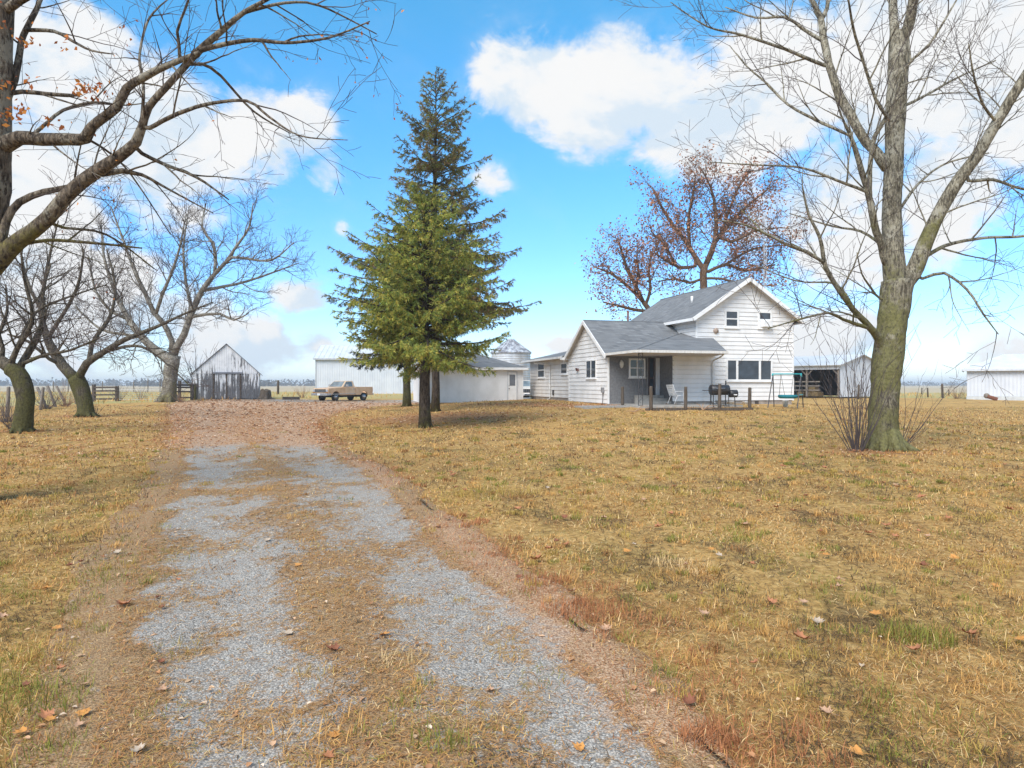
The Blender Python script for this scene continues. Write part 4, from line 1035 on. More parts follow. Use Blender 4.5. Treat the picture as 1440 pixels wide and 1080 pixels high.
def put_leaf(k, x, y, size, label=None, tilt=.2):
    m, mt, lab, grp = protos[k]
    if k not in first:
        o = m.build('fallen_leaf', mt, None, True); first[k] = o
    else:
        o = first[k].copy(); COL.objects.link(o)
    o.location = G(x, y, .035 if y < 12 else .05); o.scale = (size, size, size)
    o.rotation_euler = (random.uniform(-tilt, tilt), random.uniform(-tilt, tilt), random.uniform(0, 6.28))
    tag(o, label or lab, 'leaf', grp)
    if label: o.pop('group', None) if 'group' in o else None
    return o
random.seed(11)
spots = [  # pixel, distance and kind of the leaves that stand out
 (1285, 920, 1), (1362, 902, 1), (1128, 905, 1), (1085, 853, 1), (754, 791, 1), (1222, 752, 1), (1180, 685, 1), (1240, 687, 2), (1262, 688, 1), (1295, 702, 1), (1265, 647, 2), (1226, 649, 1), (1160, 661, 1),
 (1092, 717, 1), (1116, 722, 1), (1333, 733, 1), (1305, 757, 2), (1246, 745, 1), (1355, 696, 2), (1281, 689, 1), (637, 671, 1), (640, 689, 4), (634, 668, 1), (728, 720, 1), (687, 719, 4), (802, 706, 2), (815, 1063, 3), (1205, 1068, 3),
 (970, 998, 4), (1163, 1011, 2), (964, 800, 2), (893, 770, 5), (1012, 785, 5), (1378, 781, 2), (1343, 790, 3), (882, 780, 3), (615, 745, 2), (628, 733, 2), (694, 741, 2), (803, 838, 2), (852, 892, 2), (1130, 855, 2),
 (1150, 880, 5), (1400, 830, 3), (1435, 908, 3), (1160, 785, 3), (1000, 776, 3), (1047, 740, 2), (540, 900, 3), (470, 922, 4), (470, 1045, 3), (460, 1075, 1), (405, 898, 5), (118, 972, 2), (70, 1022, 3), (30, 1040, 3), (110, 1030, 2), (65, 1018, 1), (5, 875, 2), (65, 833, 3), (195, 1066, 5), (118, 1012, 3), (165, 782, 5), (690, 980, 2), (420, 800, 3), (375, 765, 5),
 (1310, 640, 2), (1306, 610, 4), (1225, 660, 2), (1110, 672, 2), (1100, 660, 1), (880, 682, 3), (905, 706, 2), (850, 730, 2), (925, 745, 1), (770, 690, 5), (1010, 690, 2), (1040, 660, 2), (960, 655, 1), (830, 660, 2), (760, 655, 1), (1400, 675, 2), (1420, 720, 1), (1180, 830, 2), (1230, 870, 3), (990, 870, 2), (1060, 940, 1)]
used = set()
for (px, py, k) in spots:
    d = CAMZ * F / (py - HZ); x = (px - 720) / F * d; z = float(gz(x, d)); d = (CAMZ - z) * F / (py - HZ); x = (px - 720) / F * d
    s = (.074 if k in (1, 4) else .056) * (.68 if py > 930 else 1) * random.uniform(.8, 1.2)
    put_leaf(k, x, d, s)
put_leaf(1, -2.78, 4.88, .085, 'largest curled rust leaf standing at the left edge of the gravel driveway', .1)
for _ in range(105):
    d = random.uniform(5, 22); px = random.uniform(560, 1500); k = random.choice((1, 1, 1, 4, 3, 4, 2))
    put_leaf(k, (px - 720) / F * d, d, .055 * random.uniform(.7, 1.25))
for _ in range(24):
    d = random.uniform(3.2, 14); px = random.uniform(-60, 260); k = random.choice((1, 1, 2, 3, 4))
    put_leaf(k, (px - 720) / F * d, d, .042 * random.uniform(.7, 1.2))
# ------------------------------------------------------------------ trees
def resample(pts, step, rng, jit=0.):
    """Catmull-Rom through pts = [(Vector, radius)], even steps, small kinks"""
    out = []; n = len(pts)
    for k in range(n - 1):
        p0 = pts[max(k - 1, 0)]; p1 = pts[k]; p2 = pts[k + 1]; p3 = pts[min(k + 2, n - 1)]
        m = max(1, int((p2[0] - p1[0]).length / step))
        for j in range(m):
            t = j / m; t2 = t * t; t3 = t2 * t
            v = .5 * ((2 * p1[0]) + (-p0[0] + p2[0]) * t + (2 * p0[0] - 5 * p1[0] + 4 * p2[0] - p3[0]) * t2 + (-p0[0] + 3 * p1[0] - 3 * p2[0] + p3[0]) * t3)
            r = p1[1] + (p2[1] - p1[1]) * t
            if jit and (k or j): v = v + Vector((rng.uniform(-1, 1), rng.uniform(-1, 1), rng.uniform(-1, 1))) * jit * r
            out.append((v, r))
    out.append(pts[-1]); return out

class Tree:
    def __init__(self, seed, cfg):
        self.rm = 1.; self.hist = []; self.rng = random.Random(seed); self.wood = MB(); self.twig = MB(); self.tips = []; self.cfg = cfg
    def limb(self, path, D, dd=0., r0=None, r1=None, start=None, sides=9, kids=True, rmul=1., step=None):
        """path: [(px, py, width in px)]; depth runs from D to D+dd"""
        pts = []; L = len(path); rmul *= self.rm
        for k, (px, py, w) in enumerate(path):
            d = D + dd * (k / max(1, L - 1)) ** 1.2
            pts.append((P(px, py, d), w * .5 * d / F * rmul))
        if self.hist:      # spring from the nearest point of the wood already built
            px0, py0, w0 = path[0]; best = min(self.hist, key=lambda h: (h[0] - px0) ** 2 + (h[1] - py0) ** 2)
            if math.hypot(best[0] - px0, best[1] - py0) < max(14, best[3] * 1.2):
                sh = best[2].y - D; n2 = []
                for k, (px, py, w) in enumerate(path):
                    d = D + dd * (k / max(1, L - 1)) ** 1.2 + sh
                    n2.append((P(px, py, d), w * .5 * d / F * rmul))
                r_p = best[3] * .5 * best[2].y / F
                pts = [(best[2].copy(), min(n2[0][1], r_p * .8))] + ([(n2[0][0], min(n2[0][1], r_p * .8))] if (n2[0][0] - best[2]).length > .5 * r_p else []) + n2[1:]
        step = step or max(.12, D * .012)
        pts = resample(pts, step, self.rng, .035 if max(r for _, r in pts) > .15 else .10)
        self.wood.tube([p for p, r in pts], [r for p, r in pts], sides, lump=.075 if sides >= 12 else .05)
        for (p, r) in pts: self.hist.append((720 + p.x / p.y * F, HZ - (p.z - CAMZ) / p.y * F, p.copy(), 2 * r * F / p.y))
        if kids: self.kids(pts, 1)
        return pts
    def kids(self, pts, level, t0=None):
        c = self.cfg; rng = self.rng
        L = sum((pts[k + 1][0] - pts[k][0]).length for k in range(len(pts) - 1))
        if L < 1e-3: return
        n = int(L * c['dens'][level] + rng.random())
        acc = [0]
        for k in range(len(pts) - 1): acc.append(acc[-1] + (pts[k + 1][0] - pts[k][0]).length)
        a_ = rng.uniform(0, 6.28)
        s0 = c['from'][level] if t0 is None else t0
        for j in range(n):
            t = s0 + (1 - s0) * ((j + rng.random()) / n)
            s = t * L; k = max(0, min(len(pts) - 2, next((q for q in range(len(acc)) if acc[q] > s), len(acc) - 1) - 1))
            p = pts[k][0].lerp(pts[k + 1][0], (s - acc[k]) / max(1e-6, acc[k + 1] - acc[k])); r = pts[k][1]
            tan = (pts[k + 1][0] - pts[k][0]).normalized()
            a_ += 2.4 + rng.uniform(-.6, .6)
            o = tan.orthogonal().normalized(); o = Matrix.Rotation(a_, 3, tan) @ o
            ang = math.radians(rng.uniform(*c['ang']))
            d = tan * math.cos(ang) + o * math.sin(ang)
            d = (d + Vector((0, 0, c['up']))).normalized()
            ln = c['len'][level] * rng.uniform(.45, 1.15) * (1 - .45 * t)
            if level == 1: ln = min(ln, .55 * L + .3)
            self.grow(p, d, ln, min(r * .6, c['rad'][level] * rng.uniform(.7, 1.2)), level)
    def grow(self, p, d, ln, r, level):
        c = self.cfg; rng = self.rng; last = level >= c['levels']
        n = {1: 9, 2: 7, 3: 5, 4: 3}.get(level, 3); pts = [(p.copy(), r)]; d = d.copy()
        for k in range(n):
            d = (d + Vector((rng.uniform(-1, 1), rng.uniform(-1, 1), rng.uniform(-1, 1))) * c['wig'] + Vector((0, 0, c['trop'][min(level, len(c['trop']) - 1)]))).normalized()
            p = p + d * (ln / n); pts.append((p.copy(), max(c['rmin'], r * (1 - .85 * (k + 1) / n))))
        big = r > c.get('woodr', .02)
        (self.wood if big else self.twig).tube([q for q, _ in pts], [x for _, x in pts], 6 if big else (4 if r > .008 else 3), cap=False)
        if last: self.tips.append((pts[-1][0], d)); self.tips.append((pts[len(pts) // 2][0], d))
        else: self.kids(pts, level + 1)
    def finish(self, name, label, cat, base, mat, twigmat, group=None, leafpart=None):
        o = thing(name, label, cat, base, 0, group); off = base
        self.wood.build('trunk', mat, o, True, off)
        if self.twig.v: self.twig.build('crown', twigmat, o, False, off)
        return o

def tree_leaves(tips, prob, size, cols, rng, parent, off, name='leaves', spread=.12, per=1, box=None):
    xs = []; 
    for (p, d) in tips:
        if rng.random() > prob(p): continue
        for _ in range(per): xs.append(p + Vector((rng.gauss(0, spread), rng.gauss(0, spread), rng.gauss(0, spread) - .03)))
    n = len(xs)
    if not n: return
    X = np.array([tuple(p) for p in xs]) - np.array(off)
    r_ = np.random.RandomState(rng.randint(0, 9999))
    a = r_.normal(size=(n, 3)); a /= np.linalg.norm(a, axis=1)[:, None]
    b = np.cross(a, r_.normal(size=(n, 3))); b /= np.linalg.norm(b, axis=1)[:, None]; c = np.cross(a, b)
    s = (size * (.6 + .8 * r_.rand(n)))[:, None]
    V = np.stack([X - a * s, X - b * s * .55 + c * s * .25, X + a * s, X + b * s * .55 + c * s * .25], 1).reshape(-1, 3)
    i = np.arange(n) * 4
    C = np.array(cols)[r_.randint(0, len(cols), n)] * (.7 + .6 * r_.rand(n))[:, None]
    np_mesh(name, V, np.stack([i, i + 1, i + 2, i + 3], 1), None, M['leaf'], np.repeat(C, 4, 0), parent)

def root_flare(mb, c, r, n, rng, h=.5, d=.6):
    for k in range(n):
        a = 6.28 * k / n + rng.uniform(-.3, .3); v = Vector((math.cos(a), math.sin(a), 0)); c = Vector(c)
        pts = [c + v * r * .55 + Vector((0, 0, h)), c + v * r * .85 + Vector((0, 0, h * .42)), c + v * (r + d * .25) + Vector((0, 0, h * .13)), c + v * (r + d * rng.uniform(.5, 1)) + Vector((0, 0, -.06))]
        mb.tube(pts, [r * .42, r * .40, r * .28, r * .08], 7)

# ---- the large tree on the right
D = 16.6; base = onground(1243, D)
cfgR = dict(dens=[0, 1.65, 3.1, 4.0], len=[0, 2.5, 1.3, .62], rad=[0, .022, .011, .007], ang=(28, 60), up=.10, trop=[0, .03, .02, -.03], wig=.13, rmin=.0046, levels=3, **{'from': [0, .12, .15, .15]}, woodr=.016)
T = Tree(3, cfgR); T.rm = .89
T.limb([(1243, 634, 50), (1242, 612, 44), (1241, 590, 42), (1245, 540, 43), (1251, 480, 44), (1259, 430, 44), (1263, 396, 47)], D, 0, sides=16, kids=False, step=.12)
root_flare(T.wood, base, .34, 9, T.rng, .5, .22)
T.wood.tube([base + Vector((.22, -.05, .42)), base + Vector((.34, -.10, .18)), base + Vector((.55, -.16, .04)), base + Vector((.85, -.2, -.06))], [.14, .13, .09, .03], 8)
T.limb([(1262, 402, 46), (1257, 372, 34), (1255, 340, 29), (1254, 285, 28), (1257, 225, 27), (1260, 163, 29), (1263, 100, 30), (1264, 68, 28), (1262, 46, 22)], D, .3, sides=12, step=.14, kids=False)
T.limb([(1260, 62, 17), (1257, 30, 13), (1255, 0, 12), (1250, -60, 10), (1240, -150, 7), (1236, -230, 3)], D + .3, 1.2)
T.limb([(1266, 62, 20), (1277, 36, 17), (1284, 0, 15), (1296, -60, 12), (1302, -130, 8), (1316, -220, 3)], D + .3, -1.2)
T.limb([(1268, 404, 34), (1283, 385, 27), (1307, 328, 22), (1340, 265, 20), (1373, 220, 18), (1402, 171, 16), (1440, 110, 15), (1486, 40, 12), (1530, -50, 8), (1560, -130, 4)], D, -1.8, sides=10)
T.limb([(1245, 233, 19), (1232, 214, 15), (1218, 200, 15), (1197, 163, 14), (1181, 134, 13), (1166, 90, 12), (1157, 49, 11), (1154, 24, 9), (1141, 0, 7), (1120, -60, 5), (1100, -120, 2)], D, 1.4, sides=9)
T.limb([(1155, 26, 8), (1163, 12, 6), (1167, -30, 5), (1176, -90, 2)], D + 1.3, .8)
T.limb([(1247, 372, 14), (1240, 345, 12), (1232, 326, 11), (1222, 277, 10), (1211, 240, 9), (1201, 204, 7), (1194, 187, 5), (1182, 160, 3), (1170, 120, 1.5)], D, -1.3)
T.limb([(1223, 275, 8), (1224, 228, 7), (1231, 191, 7), (1247, 163, 6), (1275, 94, 5), (1307, 62, 4), (1344, 2, 2.5), (1370, -40, 1.5)], D - .6, -.9)
T.limb([(1240, 492, 16), (1236, 478, 13), (1230, 468, 12), (1217, 453, 10), (1199, 434, 9), (1180, 408, 8), (1161, 375, 7), (1153, 334, 5.5), (1137, 301, 4), (1128, 260, 2)], D, -1.7)
T.limb([(1157, 368, 6), (1135, 354, 5.5), (1112, 346, 5), (1071, 326, 3.5), (1040, 314, 2.5), (1002, 309, 1.4)], D - 1.3, -.8)
T.limb([(1224, 273, 5), (1205, 264, 5), (1185, 257, 4.5), (1128, 236, 3.5), (1063, 232, 2.4), (998, 228, 1.2)], D - .6, -1.)
T.limb([(1194, 190, 5), (1168, 178, 5), (1144, 167, 4.5), (1108, 147, 4), (1079, 118, 3.2), (1051, 94, 2.4), (1026, 64, 1.2)], D + .9, 1.2)
T.limb([(1160, 92, 6), (1130, 80, 5.5), (1104, 69, 5), (1043, 49, 4), (994, 37, 2.6), (943, 3, 1.2)], D + 1.1, -1.1)
T.limb([(1152, 55, 6), (1128, 40, 5), (1104, 24, 4.5), (1063, 25, 3.2), (1020, 10, 1.6)], D + 1.3, 1.2)
T.limb([(1299, 362, 7), (1320, 350, 6), (1340, 342, 5.5), (1389, 334, 4.5), (1440, 332, 4), (1500, 318, 2)], D - .5, 1.)
T.limb([(1362, 254, 5.5), (1397, 253, 5), (1440, 266, 4), (1500, 270, 2)], D - .9, 1.)
T.limb([(1297, 392, 5), (1313, 386, 5), (1328, 384, 4.5), (1360, 407, 4), (1383, 442, 3), (1404, 470, 1.4)], D - .2, -1.4)
T.limb([(1224, 461, 7), (1205, 456, 6), (1185, 449, 5), (1165, 440, 4), (1125, 449, 3), (1080, 462, 1.5)], D - .4, -1.3)
T.limb([(1200, 436, 5), (1190, 415, 4), (1170, 398, 3), (1120, 395, 2.4), (1060, 372, 1.2)], D - 1., 1.6)
T.limb([(1251, 170, 6), (1232, 140, 5), (1215, 90, 4.5), (1200, 40, 4), (1193, 0, 3), (1180, -60, 1.5)], D, -1.8)
T.limb([(1262, 300, 5), (1290, 260, 4), (1330, 230, 3), (1390, 215, 2)], D, 1.6)
T.limb([(1268, 150, 5), (1300, 135, 4), (1345, 110, 3.2), (1400, 85, 1.8)], D + .2, 1.8)
T.limb([(1402, 172, 5), (1384, 150, 4), (1370, 110, 3), (1362, 60, 1.4)], D - 1.3, -1.2)
T.limb([(1240, 345, 4.5), (1210, 325, 4), (1170, 318, 3), (1110, 300, 1.4)], D, 1.5)
T.limb([(1238, 420, 4), (1225, 405, 3.4), (1212, 385, 2.4), (1205, 355, 1.4)], D, -1)
big_right = T.finish('bare_tree', 'tall bare tree with mossy forked trunk on the right of the lawn', 'tree', base, M['bark_right'], M['twig'])

# sucker shoots round its foot
def shoots(name, label, base, n, h, spread, seed, mat, r=.012, kids=True, gap=None):
    rng = random.Random(seed); mb = MB(); o = thing(name, label, 'shrub', base)
    for k in range(n):
        a = rng.uniform(0, 6.28) if gap is None else rng.uniform(*gap); lean = rng.uniform(.08, spread); p = Vector((math.cos(a) * rng.uniform(.02, .16), math.sin(a) * rng.uniform(.02, .14), -.03))
        d = Vector((math.cos(a) * math.sin(lean), math.sin(a) * math.sin(lean), math.cos(lean))); L = h * rng.uniform(.45, 1.1); pts = [p]; m = 7
        for j in range(m):
            d = (d + Vector((rng.uniform(-1, 1), rng.uniform(-1, 1), rng.uniform(-.4, .9))) * .13).normalized(); p = p + d * (L / m); pts.append(p)
            if kids and j > 1 and rng.random() < .65:
                e = (d + Vector((rng.uniform(-1, 1), rng.uniform(-1, 1), .2)) * .8).normalized(); l2 = L * rng.uniform(.1, .28)
                mb.tube([p, p + e * l2 * .5, p + e * l2 + Vector((0, 0, .04))], [r * .45, r * .35, r * .2], 3, cap=False)
        rr = r * rng.uniform(.6, 1.25); mb.tube(pts, [rr * (1 - .78 * j / m) for j in range(m + 1)], 5, cap=False)
    mb.build('stem', mat, o); return o
shoots('shrub', 'fan of bare sucker shoots at the foot of the mossy forked tree', onground(1205, D - .3), 38, 3.1, .52, 5, M['twig'], .0115)
shoots('shrub', 'thin bare shoots leaning right from behind the forked tree trunk', onground(1262, D + .5), 9, 2.6, .95, 8, M['twig'], .009, gap=(-.9, .9))

# ---- the old tree whose trunk is cut by the left edge of the photograph
D = 9.4; base = onground(-62, D)
cfgL = dict(dens=[0, 1.9, 3.4, 4.6], len=[0, 1.5, .8, .38], rad=[0, .013, .0065, .004], ang=(28, 60), up=.04, trop=[0, .0, .0, -.03], wig=.14, rmin=.003, levels=3, **{'from': [0, .12, .15, .15]}, woodr=.012)
T = Tree(12, cfgL)
T.limb([(-64, 712, 100), (-62, 680, 80), (-60, 600, 72), (-54, 500, 68), (-42, 410, 64), (-28, 330, 56), (-18, 250, 54), (-14, 170, 52), (-8, 90, 44), (-2, 20, 36), (4, -60, 32), (12, -150, 26), (30, -260, 16)], D, 0, sides=16, kids=False, step=.12)
root_flare(T.wood, base, .36, 7, T.rng, .5, .2)
T.limb([(-30, 400, 40), (-8, 372, 32), (22, 342, 25), (45, 326, 22), (67, 307, 21), (102, 267, 20), (138, 240, 20), (165, 222, 17), (191, 200, 15), (200, 178, 12), (209, 151, 11), (244, 111, 10), (280, 71, 11), (311, 44, 9), (342, 18, 7), (382, -4, 5), (430, -30, 2.5)], D, -.9, sides=10, rmul=.95)
T.limb([(0, 350, 14), (9, 311, 11), (27, 284, 10), (62, 270, 9), (98, 262, 7), (120, 250, 5)], D, .3)
T.limb([(-10, 215, 34), (10, 202, 24), (27, 194, 20), (58, 196, 18), (95, 196, 17), (120, 195, 16), (129, 178, 13), (164, 151, 13), (178, 124, 12), (200, 110, 11), (222, 98, 10), (250, 86, 8), (280, 74, 6)], D, -.75, sides=10)
T.limb([(280, 72, 8), (311, 63, 6.5), (356, 56, 5.5), (400, 60, 4.5), (462, 53, 3.2), (520, 30, 1.6)], D - .75, -.7)
T.limb([(342, 18, 5), (400, 4, 4), (450, 8, 3), (530, 48, 1.4)], D - .9, .5)
T.limb([(210, 180, 6), (240, 164, 6), (289, 147, 5), (347, 142, 4), (378, 164, 3.3), (422, 191, 2.2), (489, 197, 1)], D - .7, -.9)
T.limb([(186, 203, 6), (200, 216, 5.5), (231, 231, 5), (276, 249, 4), (322, 281, 1.6)], D - .6, .6)
T.limb([(262, 88, 5), (285, 90, 4.5), (311, 107, 4), (356, 156, 3), (409, 188, 1.3)], D - .7, .9)
T.limb([(253, 88, 5), (252, 66, 4.5), (249, 44, 4), (262, 9, 3), (276, -30, 1.4)], D - .7, -.4)
T.limb([(196, 192, 5), (201, 150, 4.5), (201, 111, 4), (196, 80, 3.5), (209, 27, 3), (240, -4, 1.4)], D - .6, .8)
T.limb([(2, 150, 12), (20, 111, 10), (26, 80, 9), (33, 49, 8), (49, 18, 7), (60, -8, 5), (80, -60, 2.5)], D, .8)
T.limb([(34, 43, 6), (76, 44, 5), (102, 58, 4), (129, 71, 3), (160, 76, 1.4)], D + .5, -.6)
T.limb([(10, 132, 7), (31, 129, 6), (67, 132, 5.5), (95, 134, 5), (112, 134, 3)], D, .4)
T.limb([(128, 250, 8), (150, 244, 9), (173, 240, 8), (200, 246, 5), (240, 268, 3), (300, 300, 1.3)], D - .4, .6)
T.limb([(18, 347, 6), (67, 338, 5), (133, 342, 4), (200, 349, 2)], D - .1, .9)
T.limb([(40, 196, 6), (60, 178, 5), (89, 155, 4.5), (133, 144, 4), (178, 148, 2), (230, 140, 1)], D, 1.2)
T.limb([(120, 196, 4), (140, 205, 3.4), (180, 240, 2.6), (240, 330, 1.2)], D - .5, 1.2)
T.limb([(60, 308, 5), (90, 320, 4), (150, 330, 3), (220, 380, 1.2)], D - .1, 1.4)
T.limb([(0, 20, 14), (60, -20, 10), (130, -60, 7), (200, -90, 3)], D, -1.)
T.limb([(-14, 230, 26), (-70, 170, 20), (-140, 90, 14), (-220, 0, 8)], D, -.5)
T.limb([(-30, 390, 24), (-90, 330, 18), (-170, 280, 12), (-260, 260, 6)], D, .8)
old = T.finish('bare_tree', 'nearest old tree, thick trunk cut by the left edge, a few orange leaves', 'tree', base, M['bark_left'], M['twig_dark'])
OR = [(.50, .17, .04), (.58, .24, .06), (.40, .12, .04), (.30, .10, .05)]
tree_leaves(T.tips, lambda p: .02 + .16 * (p.x < -4.9 and p.z < 7) + .30 * (p.x > -3.0 and p.z > 5.2), .026, OR, T.rng, old, base, spread=.03)
rl_ = random.Random(4)
cl = []
for (px, py, n) in ((33, 57, 18), (24, 150, 26), (118, 122, 40), (135, 124, 20), (66, 169, 12), (8, 118, 14), (15, 160, 14), (0, 35, 10), (92, 62, 8), (40, 105, 8)):
    for _ in range(n):
        cl.append((P(px + rl_.gauss(0, 9), py + rl_.gauss(0, 6), D - .45 + rl_.gauss(0, .15)), None))
tree_leaves(cl, lambda p: 1, .036, OR[:3], rl_, old, base, 'leaf_cluster', .01)

# ---- two leaning mossy trees
cfgS = dict(dens=[0, 2.4, 4.0, 4.6], len=[0, 2.1, 1.15, .6], rad=[0, .035, .017, .010], ang=(28, 64), up=.12, trop=[0, .02, .0, -.02], wig=.20, rmin=.007, levels=3, **{'from': [0, .15, .15, .15]}, woodr=.022)
D = 22.8; base = onground(31, D); T = Tree(21, cfgS)
T.limb([(31, 612, 27), (33, 592, 24), (36, 570, 23), (36, 553, 23), (32, 538, 23), (25, 525, 22), (14, 518, 20)], D, 0, sides=14, kids=False, step=.15)
root_flare(T.wood, base, .24, 6, T.rng, .35, .3)
T.limb([(16, 520, 20), (2, 508, 17), (-18, 492, 14), (-40, 460, 11), (-60, 410, 8), (-70, 350, 4)], D, .8)
T.limb([(22, 524, 14), (30, 512, 10), (47, 484, 9), (56, 466, 8), (62, 440, 6), (60, 410, 4.5), (72, 370, 2.4)], D, 1.)
T.limb([(14, 518, 11), (18, 505, 8), (24, 490, 7), (36, 472, 6), (45, 455, 5.5), (44, 430, 5), (36, 400, 4), (30, 360, 2.4), (36, 330, 1.2)], D, -.9)
T.limb([(0, 507, 8), (4, 490, 6), (-2, 470, 5), (10, 440, 4), (8, 400, 2)], D + .2, .4)
T.limb([(30, 512, 6), (60, 500, 5), (100, 492, 3.4), (150, 470, 1.6)], D, -1.6)
T.limb([(24, 488, 5), (50, 440, 4), (90, 420, 3), (150, 400, 1.4)], D, 1.6)
T.finish('bare_tree', 'leftmost mossy tree with a bowed trunk leaning out of the photo', 'tree', base, M['bark_moss'], M['twig_dark'])
D = 33.2; base = onground(121, D); T = Tree(22, cfgS)
T.limb([(121, 587, 25), (120, 572, 21), (117, 556, 21), (112, 542, 22), (106, 530, 21)], D, 0, sides=14, kids=False, step=.2)
root_flare(T.wood, base, .34, 6, T.rng, .5, .5)
T.limb([(106, 534, 18), (97, 524, 15), (87, 513, 14), (73, 490, 12), (64, 469, 10), (58, 440, 7), (62, 400, 5), (72, 350, 3.4), (82, 310, 1.6)], D, 1.2)
T.limb([(109, 534, 14), (114, 525, 11), (122, 511, 10), (146, 495, 8.5), (175, 478, 7), (219, 460, 5), (262, 440, 3), (300, 425, 1.5)], D, -1.8)
T.limb([(116, 524, 8), (125, 510, 7), (129, 484, 6), (145, 460, 5), (157, 440, 4.5), (162, 400, 3.4), (150, 350, 1.6)], D, 1.4)
T.limb([(88, 514, 6), (70, 505, 5), (40, 480, 4), (10, 470, 2)], D, -1.4)
T.limb([(68, 474, 6), (90, 440, 5), (110, 400, 4), (118, 350, 2)], D + .6, -1.)
T.limb([(60, 440, 5), (40, 400, 4), (28, 350, 2)], D + .6, 1.)
T.limb([(150, 494, 5), (190, 486, 4), (220, 500, 2.6), (270, 545, 1.2)], D - .4, -1)
T.finish('bare_tree', 'mossy forked tree second from the left, standing in a ring of brown leaves', 'tree', base, M['bark_moss'], M['twig_dark'])

# ---- the pale spreading tree by the gate
cfgC = dict(dens=[0, 1.6, 2.9, 3.6], len=[0, 3.2, 1.7, .9], rad=[0, .05, .025, .014], ang=(28, 60), up=.16, trop=[0, .04, .02, .0], wig=.17, rmin=.010, levels=3, **{'from': [0, .15, .15, .15]}, woodr=.035)
D = 51.5; base = onground(237, D); T = Tree(31, cfgC); T.rm = .84
T.limb([(236, 566, 27), (238, 552, 23), (239, 530, 21), (242, 512, 23), (243, 500, 25)], D, 0, sides=14, kids=False, step=.25)
root_flare(T.wood, base, .58, 7, T.rng, .6, .6)
T.limb([(241, 504, 20), (233, 502, 14), (216, 490, 13), (198, 472, 12), (181, 449, 10), (168, 425, 8), (158, 400, 6), (146, 360, 4), (142, 310, 1.8)], D, 1.5)
T.limb([(243, 502, 14), (242, 480, 9), (236, 465, 9), (230, 455, 8.5), (217, 440, 8), (203, 410, 7), (193, 390, 6), (180, 356, 4.5), (165, 315, 3), (156, 290, 1.6)], D, -1.5)
T.limb([(219, 442, 6), (228, 415, 5.5), (240, 387, 5), (252, 350, 3.4), (262, 300, 1.6)], D - .7, -1.5)
T.limb([(245, 500, 16), (249, 487, 12), (259, 470, 11), (267, 446, 10), (284, 409, 9), (302, 385, 7), (316, 370, 6), (326, 362, 5), (350, 364, 4), (382, 366, 3.4), (413, 341, 1.6)], D, -1.6)
T.limb([(302, 385, 6), (303, 360, 5.5), (300, 342, 5), (284, 320, 3.6), (290, 285, 1.6)], D - .9, 1.2)
T.limb([(316, 370, 5), (330, 350, 4.5), (350, 320, 3.4), (356, 285, 1.6)], D - 1., -1)
T.limb([(284, 409, 6), (315, 403, 5), (350, 395, 4), (420, 370, 1.6)], D - .7, 1.8)
T.limb([(272, 445, 6), (290, 442, 5), (309, 441, 4.5), (329, 450, 3.4), (350, 440, 1.6)], D - .5, -1.5)
T.limb([(262, 462, 7), (268, 430, 6), (262, 400, 5), (258, 350, 3.4), (266, 290, 1.6)], D - .3, 2.)
T.limb([(181, 449, 6), (160, 440, 5), (135, 410, 4), (125, 360, 2)], D + .9, -1.5)
T.limb([(200, 474, 6), (175, 470, 5), (140, 462, 4), (105, 430, 2)], D + .6, 1.5)
T.finish('bare_tree', 'pale barked spreading tree standing between the board gates near the old barn', 'tree', base, M['bark_pale'], M['twig'])

# ---- rust leaved trees behind the house
cfgB = dict(dens=[0, 1.7, 3.0, 3.4], len=[0, 3.2, 1.6, .8], rad=[0, .05, .025, .014], ang=(28, 62), up=.12, trop=[0, .05, .03, .0], wig=.17, rmin=.010, levels=3, **{'from': [0, .1, .1, .1]}, woodr=.03)
RU = [(.31, .135, .075), (.40, .185, .105), (.20, .09, .055), (.48, .25, .15)]
D = 57; base = onground(992, D); T = Tree(41, cfgB)
T.limb([(992, 566, 15), (991, 480, 12), (990, 420, 10), (989, 385, 10), (991, 372, 10)], D, 0, kids=False, sides=10, step=.5)
T.limb([(990, 380, 9), (978, 362, 7), (968, 345, 6.5), (961, 335, 5.5), (945, 315, 4.5), (930, 290, 3.5), (918, 265, 1.6)], D, 1.4)
T.limb([(991, 376, 9), (1000, 355, 8), (1005, 340, 7), (1007, 320, 6), (1006, 295, 4.5), (1000, 265, 3), (985, 235, 1.5)], D, -1.2)
T.limb([(970, 348, 5), (968, 320, 5), (969, 300, 4), (975, 270, 3), (978, 245, 1.5)], D + .6, -1.6)
T.limb([(1003, 345, 6), (1020, 322, 5), (1040, 300, 4), (1062, 280, 3), (1085, 262, 1.5)], D - .3, 1.7)
T.limb([(978, 374, 5), (955, 376, 4.5), (940, 368, 4), (920, 355, 2)], D, -1.5)
T.limb([(996, 382, 5), (1020, 372, 4.5), (1050, 380, 4), (1090, 372, 2)], D, 1.5)
T.limb([(1005, 330, 5), (1030, 340, 4), (1060, 325, 3), (1100, 320, 1.5)], D - .5, -2)
T.limb([(1012, 332, 4), (1040, 260, 3), (1056, 240, 1.5)], D, 1.)
T.limb([(990, 392, 4), (1015, 392, 3.4), (1045, 400, 3), (1085, 402, 1.5)], D, -1.)
T.limb([(989, 394, 4), (970, 398, 3.4), (950, 392, 3), (925, 396, 1.5)], D, 1.)
T.limb([(950, 372, 4), (935, 345, 3), (915, 325, 1.5)], D - 1., -.6)
T.limb([(1020, 372, 4), (1060, 350, 3), (1105, 345, 1.5)], D + .6, 1.)
rt = T.finish('rusty_tree', 'taller tree with clinging rust brown leaves directly behind the farmhouse roof', 'tree', base, M['bark_rust'], M['bark_rust'])
tree_leaves(T.tips, lambda p: .62, .11, RU, T.rng, rt, base, spread=.34, per=3)
